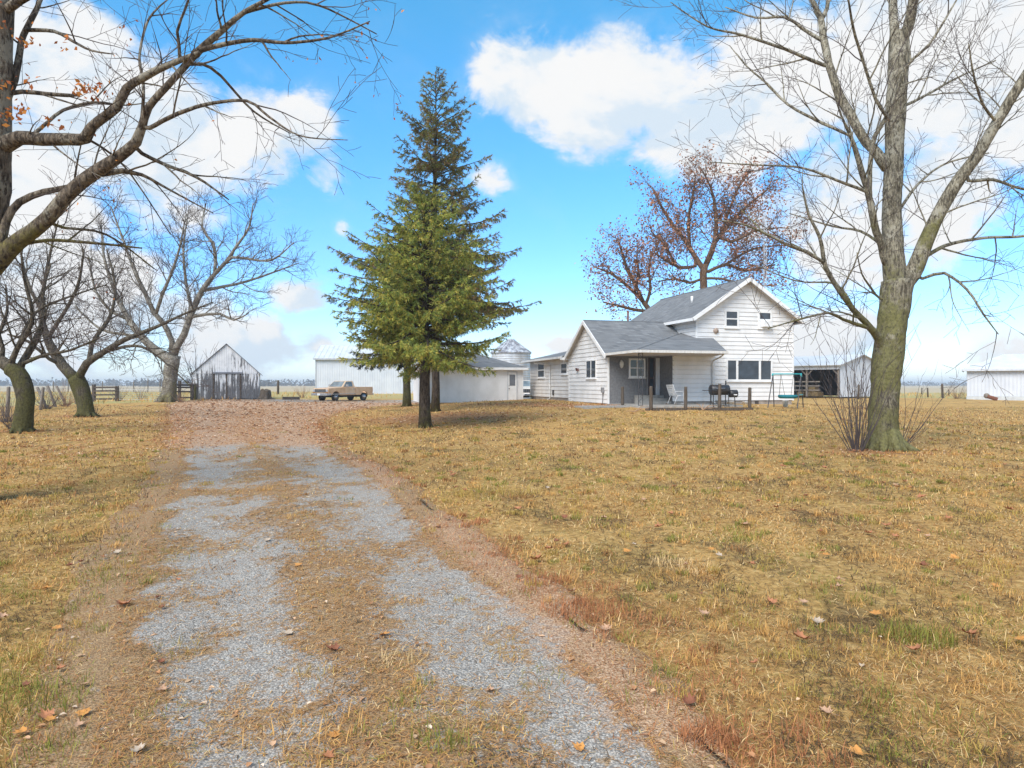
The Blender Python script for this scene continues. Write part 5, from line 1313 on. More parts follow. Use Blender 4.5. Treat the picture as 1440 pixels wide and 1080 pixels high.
D = 60; base = onground(918, D); T = Tree(43, cfgB)
T.limb([(926, 566, 12), (925, 500, 10), (922, 455, 9), (916, 440, 8), (905, 425, 6.5)], D, 0, kids=False, sides=9, step=.5)
T.limb([(908, 428, 6), (893, 412, 5), (880, 400, 4.5), (860, 385, 3.5), (835, 375, 1.5)], D, 1.)
T.limb([(905, 425, 6), (893, 400, 5), (882, 380, 4.5), (876, 360, 3.5), (868, 335, 1.5)], D, -1.)
T.limb([(914, 438, 5), (895, 436, 4.5), (870, 430, 3.5), (848, 425, 1.5)], D, -1.3)
T.limb([(908, 428, 5), (915, 405, 4), (912, 380, 3), (918, 350, 1.5)], D, 1.)
T.limb([(893, 410, 4), (898, 385, 3.4), (895, 360, 1.5)], D, -1.)
rt2 = T.finish('rusty_tree', 'smaller rust leaved tree leaning left over the ridge of the low wing', 'tree', base, M['bark_rust'], M['bark_rust'])
tree_leaves(T.tips, lambda p: .66, .11, RU, T.rng, rt2, base, spread=.34, per=3)

# ---- spruces
def spruce(label, px, d, top_py, seed, prof, cols, trunk_w, dens=1.0, sparse=None, lowest=.12, droop=1., mat=None, zbase=None, needle=(.075, .016)):
    rng = random.Random(seed); base = onground(px, d)
    if zbase is not None: base.z = zbase
    H = CAMZ + (HZ - top_py) / F * d - base.z
    o = thing('spruce', label, 'tree', base)
    wood = MB(); tw = []   # tw: needle carrying shoots (p0, p1, bright)
    pts = [Vector((0, 0, -.1))]; r0 = trunk_w * .5 * d / F
    for k in range(1, 15): pts.append(Vector((rng.uniform(-.04, .04), rng.uniform(-.04, .04), H * k / 14)))
    wood.tube(pts, [r0 * 1.15] + [max(.015, r0 * (1 - k / 14) ** .85 * .97) for k in range(1, 15)], 12)
    root_flare(wood, (0, 0, 0), r0 * .9, 5, rng, .3, .25)
    z = H * lowest
    def shoot(p, dirv, L, r, br):
        m = max(2, int(L / .16)); q = p; dd = dirv.copy(); ps = [p]
        for j in range(m):
            dd = (dd + Vector((rng.uniform(-1, 1), rng.uniform(-1, 1), rng.uniform(-1, 1))) * .07 + Vector((0, 0, -.035 * droop))).normalized(); q2 = q + dd * (L / m)
            tw.append((q, q2, br)); q = q2; ps.append(q)
        if r > .006: wood.tube(ps, [r * (1 - .7 * j / m) for j in range(m + 1)], 3, cap=False)
    while z < H * .985:
        t = z / H; L0 = prof(t)
        wob = [rng.uniform(.74, 1.12) for _ in range(7)] if rng.random() < .35 or z < H * lowest + .3 else wob
        nb = max(4, int(round((7.0 - 2.4 * t) * dens)))
        a0 = rng.uniform(0, 6.28)
        for k in range(nb):
            sp_ = sparse(t) if sparse else 1
            if rng.random() > sp_: continue
            a = a0 + 6.28 * k / nb + rng.uniform(-.4, .4); L = L0 * rng.uniform(.66, 1.10) * wob[int(((a % 6.2832) / 6.2832) * 7) % 7]
            el0 = (-.16 + .95 * t ** 1.3) + rng.uniform(-.26, .24)
            d_ = Vector((math.cos(a) * math.cos(el0), math.sin(a) * math.cos(el0), math.sin(el0))); p = Vector((0, 0, z + rng.uniform(-.22, .22)))
            n = max(4, int(L / .22)); ps = [p.copy()]; br = rng.uniform(.7, 1.25)
            for j in range(n):
                f_ = j / n
                d_ = (d_ + Vector((rng.uniform(-1, 1), rng.uniform(-1, 1), 0)) * .05 + Vector((0, 0, (-.055 if f_ < .5 else .085) * droop * (1 - t * .7)))).normalized()
                p = p + d_ * (L / n); ps.append(p.copy())
                if f_ > .12:
                    tan = d_; side = tan.cross(Vector((0, 0, 1))).normalized()
                    for s in (-1, 1):
                        if rng.random() < .12: continue
                        l2 = (.16 + .40 * L * (1 - f_) ** .8 * .42) * rng.uniform(.6, 1.2); l2 = min(l2, 1.0)
                        dv = (tan * .62 + side * s * .62 + Vector((0, 0, rng.uniform(-.85, .25)))).normalized()
                        shoot(p, dv, l2, .009, br * rng.uniform(.8, 1.2))
                        if l2 > .30:
                            for q in (.4, .7):
                                pp = p + dv * l2 * q
                                for s2 in (-1, 1): shoot(pp, (dv * .6 + dv.cross(Vector((0, 0, 1))).normalized() * s2 * .6 + Vector((0, 0, -.95 * droop))).normalized(), l2 * .55 * rng.uniform(.6, 1.1), .004, br * rng.uniform(.75, 1.2))
            tw.append((ps[-2], ps[-1], br)); tw.append((ps[-1], ps[-1] + d_ * .12, br))
            wood.tube(ps, [max(.006, (.012 + .011 * L) * (1 - .85 * j / n)) for j in range(n + 1)], 5, cap=False)
        z += (.25 - .09 * t) * rng.uniform(.8, 1.2) * (H / 12) ** .4
    tw.append((Vector((0, 0, H - .5)), Vector((0, 0, H)), 1))
    wood.build('trunk', mat or M['bark_spruce'], o, True)
    # needles
    r_ = np.random.RandomState(seed)
    A = np.array([tuple(q[0]) for q in tw]); B = np.array([tuple(q[1]) for q in tw]); br = np.array([q[2] for q in tw])
    ln = np.linalg.norm(B - A, axis=1); cnt = np.maximum(3, (ln / .017 * dens_needle).astype(int)); idx = np.repeat(np.arange(len(tw)), cnt); n = len(idx)
    t = r_.rand(n)[:, None]; X = A[idx] * (1 - t) + B[idx] * t; T_ = (B - A)[idx] / ln[idx][:, None]
    R = r_.normal(size=(n, 3)); R -= (R * T_).sum(1)[:, None] * T_; R /= np.linalg.norm(R, axis=1)[:, None]
    D_ = T_ * .75 + R * .66; D_ /= np.linalg.norm(D_, axis=1)[:, None]; S = np.cross(D_, r_.normal(size=(n, 3))); S /= np.linalg.norm(S, axis=1)[:, None]
    l = (needle[0] * (.6 + .8 * r_.rand(n)))[:, None]; w = needle[1] * (.7 + .6 * r_.rand(n))[:, None]
    V = np.stack([X - S * w * .5, X + S * w * .5, X + D_ * l], 1).reshape(-1, 3)
    ci = r_.rand(len(tw)); base_c = np.array(cols)[(ci * len(cols)).astype(int)]
    C = base_c[idx] * (br[idx] * (.75 + .5 * r_.rand(n)))[:, None]
    np_mesh('crown', V, None, np.arange(n * 3).reshape(-1, 3), M['needle'], np.repeat(C, 3, 0), o)
    return o
dens_needle = 1.0
def prof_front(t): return float(np.interp(t, [0, .2, .3, .45, .61, .77, .9, 1], [2.4, 3.0, 3.5, 3.7, 3.3, 2.3, 1.2, .3]))
GR = [(.23, .29, .06), (.35, .38, .08), (.43, .41, .09), (.17, .22, .06), (.48, .41, .09)]
spruce('nearest green spruce on the lawn, dense yellowish green crown above a bare dark trunk', 598, 25.4, 275, 51, prof_front, GR, 18, 1.05, None, .315, .9, needle=(.115, .030))
def prof_back(t): return float(np.interp(t, [.1, .2, .36, .47, .58, .69, .8, .89, .96, 1], [4.2, 4.8, 5.1, 4.2, 2.9, 2.6, 2.15, 1.3, .7, .2]))
GB = [(.17, .185, .055), (.23, .215, .062), (.29, .21, .08), (.28, .175, .09), (.22, .24, .065)]
spruce('tallest spruce with a thin brownish top, standing just behind the green spruce', 612, 34.4, 101, 52, prof_back, GB, 12, .9, lambda t: .95 if t < .5 else .68, .31, .8, needle=(.13, .034))
def prof_blue(t): return .5 + 4.4 * max(0, 1 - t) ** .9
GBL = [(.030, .044, .030), (.042, .056, .036), (.05, .06, .04), (.028, .038, .026)]
spruce('dark bluish spruce with a green mossy trunk, rearmost of the three spruces', 572, 43, 330, 53, prof_blue, GBL, 12, .9, lambda t: .8, .30, .9, M['bark_moss'], needle=(.14, .042))

# ---- shrub behind the barn, brush along the fence, far wood
b_ = onground(282, 66); shoots('shrub', 'bare twiggy bush behind the left side of the old barn', b_, 26, 5.0, .75, 61, M['twig'], .05)
for (px, d, h, n, lab) in ((66, 41, 1.5, 22, 'brown brush tangled round the leaning fence posts'), (92, 44, 1.6, 26, 'reddish brown brush beside the forked mossy tree, at the fence'), (10, 29, 1.2, 18, 'low brown thicket at the left edge, by the fence'), (20, 24.5, 1.35, 14, 'thin bare shoots growing beside the leftmost bowed trunk'),
                           (133, 34.5, 1.0, 10, 'short bare shoots at the right foot of the second mossy tree'), (168, 58, 1.4, 18, 'dry brush beside the first board gate'), (255, 50.5, .9, 16, 'dead weeds at the foot of the pale barked tree'), (197, 62, 1.5, 14, 'thin dry bush behind the wire gate'),
                           (1345, 68, 1.6, 22, 'dry reddish weeds against the end of the long shed'), (425, 72, 1.4, 20, 'dry weeds beside the corner of the large metal barn')):
    shoots('brush', lab, onground(px, d), n * 2, h, 1.15, int(px) + 7, M['rust_weed'] if 'weed' in lab or 'reddish' in lab else M['twig'], .011)
r_ = np.random.RandomState(9)
xs = []; 
for (x0, x1, y, h, n) in ((-900, -235, 830, 9, 620), (-330, -215, 610, 7, 210), (200, 520, 1150, 7, 260), (-160, 320, 1250, 8, 260), (450, 1100, 1100, 8, 400)):
    for _ in range(n): xs.append((r_.uniform(x0, x1), y + r_.uniform(-25, 25), h * r_.uniform(.35, 1.1)))
mb = MB(); rr = random.Random(2)
for (x, y, h) in xs:
    for k in range(9):
        c = Vector((x + rr.gauss(0, h * .35), y + rr.gauss(0, h * .3), h * (.02 + .85 * rr.random() ** 1.5))); s = h * rr.uniform(.16, .34)
        p = [c + Vector((rr.uniform(-1, 1), rr.uniform(-1, 1), rr.uniform(-1, 1))) * s for _ in range(4)]
        for q in ((0, 1, 2), (0, 2, 3), (0, 1, 3), (1, 2, 3)): mb.face([p[j] for j in q])
tag(mb.build('far_wood', noisy('far_trees', (.06, .055, .055), (.11, .10, .09), .2, .9)), kind='stuff')
# ------------------------------------------------------------------ vehicles and yard things
def make_truck(label, loc, rz, paint, paint2, name='pickup_truck', group=None):
    """local: nose at -x"""
    t = thing(name, label, 'pickup', loc, rz, group)
    R = .37; WX = (-1.72, 1.62)
    def side(xs0, xs1, top):   # lower body side with wheel arches
        pts = [(xs0, .52)]
        for wx in WX:
            if xs0 < wx < xs1:
                for k in range(9):
                    a = PI - PI * k / 8; pts.append((wx + .46 * math.cos(a), max(.52, .40 + .46 * math.sin(a))))
        pts += [(xs1, .52)] + top; return pts
    f = lambda x, a, z: (x, a, z)
    b = MB()
    b.prism(side(-2.62, .52, [(.52, 1.24), (-1.02, 1.21), (-1.3, 1.20), (-2.50, 1.13), (-2.62, 1.06)]), -.96, .96, f, 0)
    body = b.build('body', paint, t, bevel=.035)
    st = MB(); st.box(-2.40, .50, -.985, -.958, .60, .66); st.box(-2.40, .50, .958, .985, .60, .66); st.build('side_trim', M['chrome'], body)
    # bed
    b = MB()
    for s in (-1, 1): b.prism(side(.56, 2.66, [(2.66, 1.24), (.56, 1.24)]), s * .96, s * .80, f)
    b.box(.56, .64, -.795, .795, .52, 1.24); b.box(.645, 2.56, -.795, .795, .62, .70); bed = b.build('bed', paint, t, bevel=.02)
    b = MB(); b.box(2.57, 2.66, -.795, .795, .62, 1.23); b.build('tailgate', paint2, t, bevel=.02)
    tl = MB()
    for s in (-1, 1): tl.box(2.662, 2.69, s * .86 - .08, s * .86 + .08, .80, 1.12)
    tl.build('tail_light', noisy('red_lens', (.25, .01, .01), (.35, .02, .02), 5, .2), t)
    # cab
    b = MB(); wb, wt = .93, .74
    lo = [(-1.05, -wb, 1.2), (.52, -wb, 1.23), (.52, wb, 1.23), (-1.05, wb, 1.2)]; hi = [(-.42, -wt, 1.77), (.40, -wt, 1.77), (.40, wt, 1.77), (-.42, wt, 1.77)]
    b.hexa(lo + hi); cab = b.build('cab', paint2, t, bevel=.05)
    def quad(p, n, c, off=.012):   # inset window on the cab faces
        p = [Vector(q) for q in p]; nrm = (p[1] - p[0]).cross(p[3] - p[0]).normalized()
        m_ = sum(p, Vector()) / 4
        if nrm.dot(m_ - Vector((-.2, 0, 1.4))) < 0: nrm = -nrm
        g = MB(); a = [q + nrm * off for q in p]; i = [q - nrm * .03 for q in p]; g.hexa(i + a); return g.build(n, c, cab)
    L = lambda a, b, t_: Vector(a).lerp(Vector(b), t_)
    def face_q(a, b, c, d, u0, u1, v0, v1): return [L(L(a, b, u), L(d, c, u), v) for u, v in ((u0, v0), (u1, v0), (u1, v1), (u0, v1))]
    quad(face_q(lo[0], lo[3], hi[3], hi[0], .06, .94, .08, .90), 'windscreen', M['car_glass'])
    quad(face_q(lo[1], lo[2], hi[2], hi[1], .15, .85, .2, .85), 'rear_window', M['car_glass'])
    for (a, b_, c, d) in ((lo[0], lo[1], hi[1], hi[0]), (lo[3], lo[2], hi[2], hi[3])):
        quad(face_q(a, b_, c, d, .10, .28, .10, .84), 'quarter_window', M['car_glass'])
        quad(face_q(a, b_, c, d, .31, .80, .10, .86), 'side_window', M['car_glass'])
    for s in (-1, 1):
        g = MB(); g.box(-.62, .44, s * .963 - .004, s * .963 + .004, .62, 1.19)
        dr = g.build('door', paint2, t, bevel=.01); g = MB(); g.box(.22, .40, s * .98 - .015, s * .98 + .015, 1.04, 1.09); g.build('handle', M['chrome'], dr)
        g = MB(); g.box(-.66, -.50, s * 1.09 - .09, s * 1.09 + .09, 1.24, 1.46); g.beam((-.55, s * .90, 1.27), (-.56, s * 1.03, 1.32), .03, .03); g.build('wing_mirror', M['chrome'], t)
    # front
    g = MB(); g.box(-2.66, -2.625, -.66, .66, .78, 1.04); gr = g.build('grille', M['black_steel'], t)
    g = MB()
    for k in range(9): g.box(-2.675, -2.661, -.62 + k * .155 - .012, -.62 + k * .155 + .012, .80, 1.02)
    for z in (.86, .95): g.box(-2.672, -2.6615, -.64, .64, z - .008, z + .008)
    g.build('grille_bar', M['chrome'], gr)
    for s in (-1, 1):
        g = MB(); g.box(-2.66, -2.622, s * .80 - .12, s * .80 + .12, .82, 1.02); hl = g.build('headlight', noisy('lamp_lens_%d' % s, (.30, .31, .33), (.5, .52, .55), 6, .12), t, bevel=.012)
        g = MB(); g.box(-2.655, -2.622, s * .80 - .12, s * .80 + .12, .72, .80); g.build('turn_signal', noisy('amber_lens_%d' % s, (.35, .12, .02), (.45, .18, .03), 6, .2), t)
    g = MB(); g.box(-2.80, -2.66, -.97, .97, .50, .70); g.box(-2.7, -2.35, -.99, -.962, .52, .68); g.box(-2.7, -2.35, .962, .99, .52, .68); g.build('bumper', M['chrome'], t, bevel=.03)
    g = MB(); g.box(2.70, 2.80, -.93, .93, .50, .66); g.build('bumper', M['chrome'], t, bevel=.02)
    g = MB(); g.box(-2.83, -2.802, -.16, .16, .52, .68); g.build('number_plate', M['white_plastic'], t)
    g = MB(); g.box(-2.3, 2.5, -.45, .45, .34, .52); g.box(-.3, .5, .5, .85, .30, .5); g.build('chassis', M['black_steel'], t)
    for wx in WX:
        for s in (-1, 1):
            w = bpy.data.objects.new('wheel', None); COL.objects.link(w); w.parent = t; w.location = (wx, s * .80, R)
            g = MB(); g.lathe([(.20, -.11), (R - .04, -.115), (R, -.07), (R, .07), (R - .04, .115), (.20, .11)], (0, 0, 0), 22, axis='y'); g.build('tyre', M['rubber'], w, True)
            g = MB(); g.lathe([(.205, -.10), (.21, -.118), (.13, -.10), (.08, -.14), (.03, -.15)], (0, 0, 0), 16, axis='y') if s < 0 else g.lathe([(.205, .10), (.21, .118), (.13, .10), (.08, .14), (.03, .15)], (0, 0, 0), 16, axis='y'); g.build('rim', M['chrome'], w, True)
    return t
tan = noisy('faded_tan_paint', (.58, .36, .20), (.72, .48, .29), 2.2, .45, spec=.45, lo=.35, hi=.65, detail=7)
tan2 = noisy('paler_tan_paint', (.64, .43, .26), (.74, .54, .36), 2.2, .42, spec=.45, detail=7)
p = onground(483, 60.5); make_truck('faded tan pickup truck parked in front of the large metal barn', p, 1.0, tan, tan2)
crm = noisy('cream_paint', (.52, .48, .42), (.64, .60, .54), 3, .35, spec=.5)
p = onground(742, 58); make_truck('cream pickup truck mostly hidden behind the house corner, seen from the front', p, 1.40, crm, crm)

# posts of the old yard fence
wp = MB(); rr = random.Random(5)
wp.lathe([(.085, -.2), (.082, .3), (.078, .8), (.074, 1.06), (.06, 1.10)], (0, 0, 0), 10)
proto = None
def hs(s, t): 
    q = loc2(s, t, 0); return G(q[0], q[1])
yard_posts = [(875.5, 34.0, .9, 'shorter weathered fence post in front of the grey porch wall'), (915.5, 30.9, 1.02, 'weathered fence post nearest the porch steps'), (964, 31.2, 1.0, 'weathered fence post in front of the entry wall siding'), (1011.5, 31.6, 1.13, 'tallest fence post, in front of the black smoker grill'), (1054, 31.9, .98, 'mossy fence post below the picture window')]
for k, (px, d, h, lab) in enumerate(yard_posts):
    o = wp.build('fence_post', M['dark_wood'], None, True) if proto is None else proto.copy()
    if proto is not None: COL.objects.link(o)
    else: proto = o
    o.location = onground(px, d); o.location.z -= .02; o.scale = (1, 1, h); o.rotation_euler = (rr.uniform(-.03, .03), rr.uniform(-.03, .03), rr.uniform(0, 6))
    tag(o, lab, 'post', 'posts of the old yard fence')
a, b = onground(908, 30.9), onground(1058, 31.9); m = MB(); m.beam((0, 0, .05), b - a + Vector((0, 0, .05)), .14, .13); o = m.build('edging_timber', M['dark_wood']); o.location = a; tag(o, 'dark landscape timber lying along the row of fence posts', 'timber')

# smoker grill
g0 = onground(1013, 33.6); g0.z -= .0; gr = thing('smoker_grill', 'black barrel smoker grill with side firebox beside the house wall', 'grill', g0, .12)
m = MB(); m.lathe([(.02, -.47), (.24, -.46), (.26, -.44), (.26, .44), (.24, .46), (.02, .47)], (-.05, 0, .84), 22, axis='x'); m.build('barrel', M['black_steel'], gr, True)
m = MB(); m.lathe([(.02, -.2), (.18, -.19), (.19, -.18), (.19, .18), (.18, .19), (.02, .2)], (.60, -.12, .66), 18, axis='x'); fb = m.build('firebox', M['black_steel'], gr, True)
m = MB(); m.box(.55, .72, -.325, -.305, .58, .63); m.build('label_plate', M['white_plastic'], fb)
m = MB(); m.tube([(.30, .05, 1.02), (.30, .05, 1.30)], .035, 8); m.build('chimney', M['black_steel'], gr)
m = MB(); m.box(-.85, -.53, -.16, .16, .80, .83); m.build('side_shelf', M['black_steel'], gr)
m = MB(); m.tube([(-.35, -.27, .92), (-.35, -.31, .92), (.1, -.31, .92), (.1, -.27, .92)], .014, 6); m.build('handle', M['chrome'], gr)
for x, y in ((-.42, -.17), (-.42, .17), (.34, -.17), (.34, .17)):
    m = MB(); m.tube([(x, y, .72), (x * 1.05, y * 1.15, 0)], .022, 6); m.build('leg', M['black_steel'], gr)
m = MB(); m.tube([(.68, -.12, .5), (.70, -.14, 0)], .02, 6); m.build('leg', M['black_steel'], gr)
m = MB(); m.box(-.40, .32, -.16, .16, .16, .18); m.build('bottom_shelf', M['black_steel'], gr)

# lawn chair
c0 = onground(950, 34.2); c0.z = .64; ch = thing('lawn_chair', 'white tubular lawn chair in front of the entry wall', 'chair', c0, 2.0)
m = MB()
for s in (-.27, .27):
    m.tube([(s, -.30, 0), (s, -.28, .55), (s, -.25, .62), (s, .05, .62), (s, .22, .60)], .016, 7); m.tube([(s, .28, 0), (s, .1, .40), (s, -.27, .42)], .016, 7); m.tube([(s, .16, .40), (s, .36, .95)], .016, 7)
m.tube([(-.27, .36, .95), (.27, .36, .95)], .016, 7); m.tube([(-.27, -.29, .03), (.27, -.29, .03)], .014, 6); m.build('frame', M['white_plastic'], ch, True)
m = MB()
for k in range(6): m.box(-.26, .26, -.26 + k * .075, -.20 + k * .075, .415, .425)
m.build('seat', M['white_plastic'], ch)
m = MB()
for k in range(6):
    y = .18 + k * .030; z = .46 + k * .082; m.hexa([(-.26, y, z), (.26, y, z), (.26, y + .022, z + .06), (-.26, y + .022, z + .06), (-.26, y + .008, z - .003), (.26, y + .008, z - .003), (.26, y + .03, z + .057), (-.26, y + .03, z + .057)])
m.build('backrest', M['white_plastic'], ch)

# saucer swing set
d = 34.5; s0 = onground(1106, d); sw = thing('swing_set', 'saucer swing set with teal top bar and black legs beside the house', 'swing', s0, .06)
def SX(px): return (px - 1106) / F * d
TZ = (HZ - 526.5) / F * d + CAMZ - s0.z
dark = M['iron']
for (xt, xa, xb) in ((1086.5, 1072, 1095), (1127, 1114, 1138)):
    for xx, yy in ((xa, -.55), (xb, .55)):
        m = MB(); m.tube([(SX(xt), 0, TZ), (SX(xx), yy, -.03)], .026, 8); m.build('leg', dark, sw)
m = MB(); m.tube([(SX(1085.5), 0, TZ + .02), (SX(1128), 0, TZ + .02)], .034, 10); m.build('top_bar', M['teal'], sw, True)
m = MB(); m.tube([(SX(1126.5), 0, TZ + .05), (SX(1127.5), 0, TZ - .14)], .05, 8); m.tube([(SX(1086), 0, TZ + .05), (SX(1086), 0, TZ - .08)], .045, 8); m.build('corner_joint', M['teal'], sw, True)
m = MB(); m.beam((SX(1122.5), -.18, .66), (SX(1134), .34, .66), .05, .05); m.build('cross_bar', M['teal'], sw)
zc = (HZ - 557.5) / F * d + CAMZ - s0.z; xc = SX(1108)
m = MB(); R_ = .46
m.lathe([(R_ - .08, -.10), (R_, -.05), (R_ + .02, .02), (R_ - .01, .08), (R_ - .07, .05)], (xc, 0, zc), 26); m.build('saucer_rim', M['teal_fabric'], sw, True)
m = MB(); m.lathe([(.02, -.06), (R_ - .1, -.04), (R_ - .05, .01), (R_ - .1, .0), (.02, -.03)], (xc, 0, zc), 22); m.build('saucer', M['teal_fabric'], sw, True)
m = MB()
for xt in (1098, 1116):
    for s in (-1, 1): m.tube([(SX(xt), 0, TZ), (xc + (R_ - .05) * (.75 if xt > 1108 else -.75), s * .3, zc + .05)], .011, 5)
m.build('rope', dark, sw)
bk = onground(1104.5, 35.4); m = MB(); m.lathe([(.12, -.02), (.15, .33), (.16, .34), (.14, .345)], (0, 0, 0), 18); o = m.build('bucket', M['white_plastic'], None, True); o.location = bk; tag(o, 'white plastic bucket standing under the saucer swing', 'bucket')
q = hs(6.9, -.7); m = MB(); m.lathe([(.16, .0), (.20, .14), (.21, .15), (.19, .16)], (0, 0, 0), 16); o = m.build('planter', M['white_plastic'], None, True); o.location = q; tag(o, 'small white planter at the house foundation left of the swing', 'planter')
q = hs(7.9, -.6); o2 = o.copy(); COL.objects.link(o2); o2.location = q; o2.scale = (.9, .9, 1); tag(o2, 'second white planter, the one right beside the swing leg', 'planter')

# antenna mast
D = 50; base = onground(1075.5, D); top = CAMZ + (HZ - 298) / F * D - base.z
am = thing('antenna_mast', 'thin lattice antenna mast rising behind the farmhouse gable', 'mast', base)
for k in range(3):
    a = 2 * PI * k / 3; m = MB(); m.tube([(.14 * math.cos(a), .14 * math.sin(a), 0), (.14 * math.cos(a), .14 * math.sin(a), top)], .016, 5); m.build('leg', M['galv'], am)
m = MB(); n = int(top / .42)
for k in range(n):
    for j in range(3):
        a, b = 2 * PI * j / 3, 2 * PI * (j + 1) / 3; m.tube([(.14 * math.cos(a), .14 * math.sin(a), k * .42), (.14 * math.cos(b), .14 * math.sin(b), (k + 1) * .42)], .008, 3)
        m.tube([(.14 * math.cos(a), .14 * math.sin(a), k * .42), (.14 * math.cos(b), .14 * math.sin(b), k * .42)], .008, 3)
m.build('lattice', M['galv'], am)

# board gates, wire gate and fences on the left
def board_fence(label, px0, px1, d0, d1, h, rails, post_h):
    a, b = onground(px0, d0), onground(px1, d1); o = thing('board_gate', label, 'gate', a); v = b - a; v.z = float(b.z - a.z)
    for k, (q, ph) in enumerate(((Vector(), post_h[0]), (v, post_h[1]))):
        m = MB(); m.box(q.x - .11, q.x + .11, q.y - .11, q.y + .11, q.z - .1, q.z + ph); m.build('post', M['fence_wood'], o, bevel=.02)
    for z in rails:
        m = MB(); m.beam(Vector((0, -.13, z)), v + Vector((0, -.13, z - .02)), .045, .13); m.build('rail', M['fence_wood'], o)
    return o
board_fence('dark four rail board gate left of the pale barked tree', 132, 164.5, 56, 56, 1.3, (.22, .56, .88, 1.17), (1.42, 1.24))
board_fence('dark board gate between the pale barked tree and the old barn', 246, 270, 56.5, 58, 1.3, (.25, .75, 1.10, 1.30), (1.35, 1.40))
m = MB(); m.box(-.1, .1, -.1, .1, -.1, 1.75); o = m.build('fence_post', M['fence_wood']); o.location = onground(252.5, 61); tag(o, 'single taller post standing behind the board gate by the barn', 'post')
m = MB(); m.box(-.14, .14, -.12, .12, -.1, 1.40); o = m.build('fence_post', M['bark_moss']); o.location = onground(273.5, 58.6); tag(o, 'stout mossy post against the left corner of the old barn', 'post')
a, b = onground(168, 57), onground(228, 57); wg = thing('wire_gate', 'pale tubular wire gate between the board gate and the pale tree', 'gate', a); v = b - a
m = MB()
for z in (.12, .95): m.tube([Vector((0, 0, z)), v + Vector((0, 0, z))], .018, 6)
for t_ in (0, .5, 1): m.tube([v * t_ + Vector((0, 0, .12)), v * t_ + Vector((0, 0, .95))], .018, 6)
m.build('frame', M['wire'], wg)
m = MB()
for k in range(1, 5): m.tube([Vector((0, 0, .12 + k * .166)), v + Vector((0, 0, .12 + k * .166))], .008, 4)
m.build('mesh', M['wire'], wg)
# leaning fence
lean = [(10, 33, 1.5, .05, 'leaning grey fence post at the left edge of the yard'), (39, 36.5, 1.55, -.10, 'upright grey fence post right of the bowed trunk'), (57, 40, 1.35, .12, 'grey fence post leaning right amid the brush'), (66, 41.5, 1.45, -.42, 'grey fence post leaning steeply left in the brush'), (78, 43.5, 1.45, -.36, 'second steeply leaning grey fence post, in the brush'), (93, 46, 1.45, -.46, 'grey fence post leaning most, by the forked mossy tree'), (107, 49, 1.4, -.1, 'thin fence post half behind the forked mossy trunk')]
lp_ = MB(); lp_.lathe([(.075, -.25), (.07, .5), (.065, .97), (.05, 1.0)], (0, 0, 0), 8); lf0 = None; tops = []
for (px, d, h, le, lab) in lean:
    o = lp_.build('fence_post', M['old_wood'], None, True) if lf0 is None else lf0.copy()
    if lf0 is None: lf0 = o
    else: COL.objects.link(o)
    o.location = onground(px, d); o.scale = (1.2, 1.2, h); o.rotation_euler = (0, le, 0); tag(o, lab, 'post', 'leaning posts of the left fence'); tops.append((Vector(o.location), Vector((math.sin(le), 0, math.cos(le))) * h))
m = MB()
for f_ in (.35, .6, .85): 
    for (p, u), (q, w) in zip(tops[:-1], tops[1:]): m.tube([p + u * f_, (p + u * f_ + q + w * f_) / 2 - Vector((0, 0, .05)), q + w * f_], .008, 3, cap=False)
tag(m.build('fence_wire', M['wire']), 'sagging wire strands strung along the leaning left fence posts', 'wire')
# far fence lines
fp = MB(); fp.lathe([(.09, -.2), (.09, 1.45), (.05, 1.5)], (0, 0, 0), 6); f0 = None
ds = [(px, 118) for px in (40, 75, 96, 118, 144, 188, 208, 225)] ; pts_ = []
for k, (px, d) in enumerate(ds):
    o = fp.build('fence_post', M['old_wood'], None, True) if f0 is None else f0.copy()
    if f0 is None: f0 = o
    else: COL.objects.link(o)
    o.location = onground(px, d); o.scale = (1, 1, 1.25 if k % 3 else 1.6); tag(o, 'thin grey post of the distant field fence on the left', 'post', 'posts of the distant left field fence'); pts_.append(Vector(o.location))
m = MB()
for z in (.6, 1.1, 1.5): m.tube([p + Vector((0, 0, z)) for p in pts_], .02, 3, cap=False)
tag(m.build('fence_wire', M['wire']), 'wires of the distant field fence on the left', 'wire')
for (px, d, h, w, lab) in ((391, 86, 1.75, .30, 'lone dark post in the field right of the old barn'), (1305, 74, 1.05, .16, 'left of the two short dark posts in the right field'), (1325.5, 71, 1.45, .22, 'stouter dark post in the right field near the long shed'), (1334.5, 80, .8, .12, 'thin small post right of the stout post in the right field'), (1296, 92, .9, .13, 'faint distant post beside the forked tree in the right field'), (1207, 60, 1.3, .2, 'short dark post in front of the open shed gable, behind the shoots')):
    m = MB(); m.lathe([(w / 2, -.2), (w / 2, h * .95), (w * .35, h)], (0, 0, 0), 8); o = m.build('fence_post', M['dark_wood'], None, True); o.location = onground(px, d); o.rotation_euler = (0, rr.uniform(-.06, .06), 0); tag(o, lab, 'post')
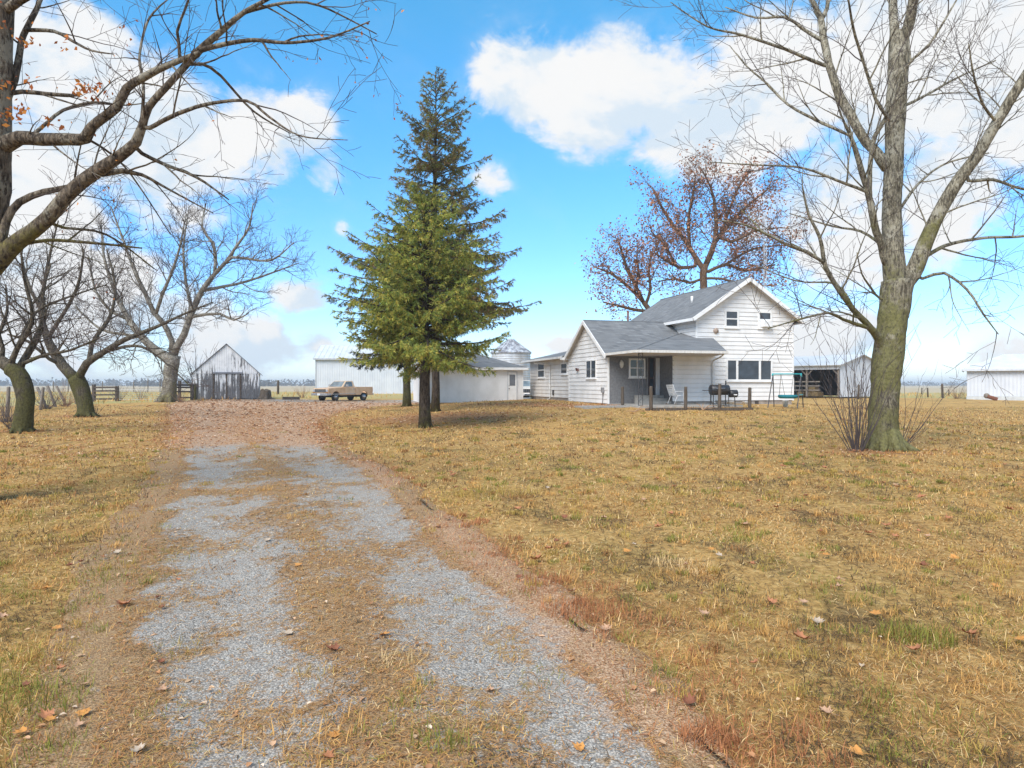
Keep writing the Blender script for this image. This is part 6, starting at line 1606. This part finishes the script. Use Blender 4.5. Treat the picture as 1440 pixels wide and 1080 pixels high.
# things lying about
p = onground(373, 63); st_ = thing('tree_stump', 'dark broken tree stump to the right of the old barn', 'stump', p)
m = MB(); prof = [(.62, -.1), (.52, .15), (.46, .55), (.44, .86), (.30, .92), (.05, .80)]; m.lathe(prof, (0, 0, 0), 13)
r2 = random.Random(3); m.v = [(x * r2.uniform(.85, 1.2), y * r2.uniform(.85, 1.2), z * r2.uniform(.85, 1.12)) for x, y, z in m.v]; m.build('trunk', M['rust_weed'] if False else M['dark_wood'], st_)
m = MB(); root_flare(m, (0, 0, 0), .5, 5, r2, .3, .6); m.build('root', M['dark_wood'], st_)
a, b = onground(397, 62.5), onground(421.5, 63.0); m = MB(); m.beam((0, 0, .16), (b - a) + Vector((0, 0, .16)), .3, .26); o = m.build('timber', M['fence_wood']); o.location = a; tag(o, 'long dark timber lying in the grass between stump and pickup', 'timber')
a = onground(1388.5, 61.5); pl = thing('rusty_roller', 'rusty pipe with a grey end cap lying before the long shed', 'pipe', a, -.6)
m = MB(); m.tube([(0, 0, .36), (.75, 0, .10)], .17, 12); m.build('pipe', M['rust'], pl); m = MB(); m.lathe([(.22, -.06), (.24, .0), (.22, .06)], (-.05, 0, .42), 16, axis='y'); m.build('end_cap', M['old_wood'], pl, True)
# hay and junk in the open shed
def bale(x, y, z, lab, rz=0):
    m = MB(); m.box(-.55, .55, -.3, .3, 0, .45); o = m.build('hay_bale', M['hay'], None, bevel=.05); o.location = osl(x, y) + Vector((0, 0, z)); o.rotation_euler = (0, 0, sg_ + rz); tag(o, lab, 'hay bale', 'hay bales in the open shed')
for k, (x, y, z) in enumerate(((1.6, 3.0, 0), (1.7, 3.7, 0), (1.6, 4.5, 0), (1.65, 3.4, .46), (1.8, 6.8, 0), (1.8, 7.6, 0))): bale(x, y, z, ('hay bale stacked on others inside the open shed' if z else 'hay bale on the floor of the open shed'), .05 * k)
# fallen twigs by the porch
tw_ = random.Random(8)
for k, (px, d, lab) in enumerate(((893, 30.4, 'pale broken branch lying beside the post near the porch steps'), (988, 31.0, 'pale broken branch lying left of the smoker grill'))):
    m = MB(); 
    for j in range(4):
        a = tw_.uniform(0, 3.14); L = tw_.uniform(.4, .8); m.tube([(0, 0, .03), (math.cos(a) * L * .5, .1, math.sin(a) * L * .4 + .05), (math.cos(a) * L, .15, math.sin(a) * L * .55)], [.022, .016, .008], 5)
    o = m.build('branch', noisy('pale_stick_%d' % k, (.30, .18, .11), (.45, .30, .19), 5)); o.location = onground(px, d); tag(o, lab, 'branch')
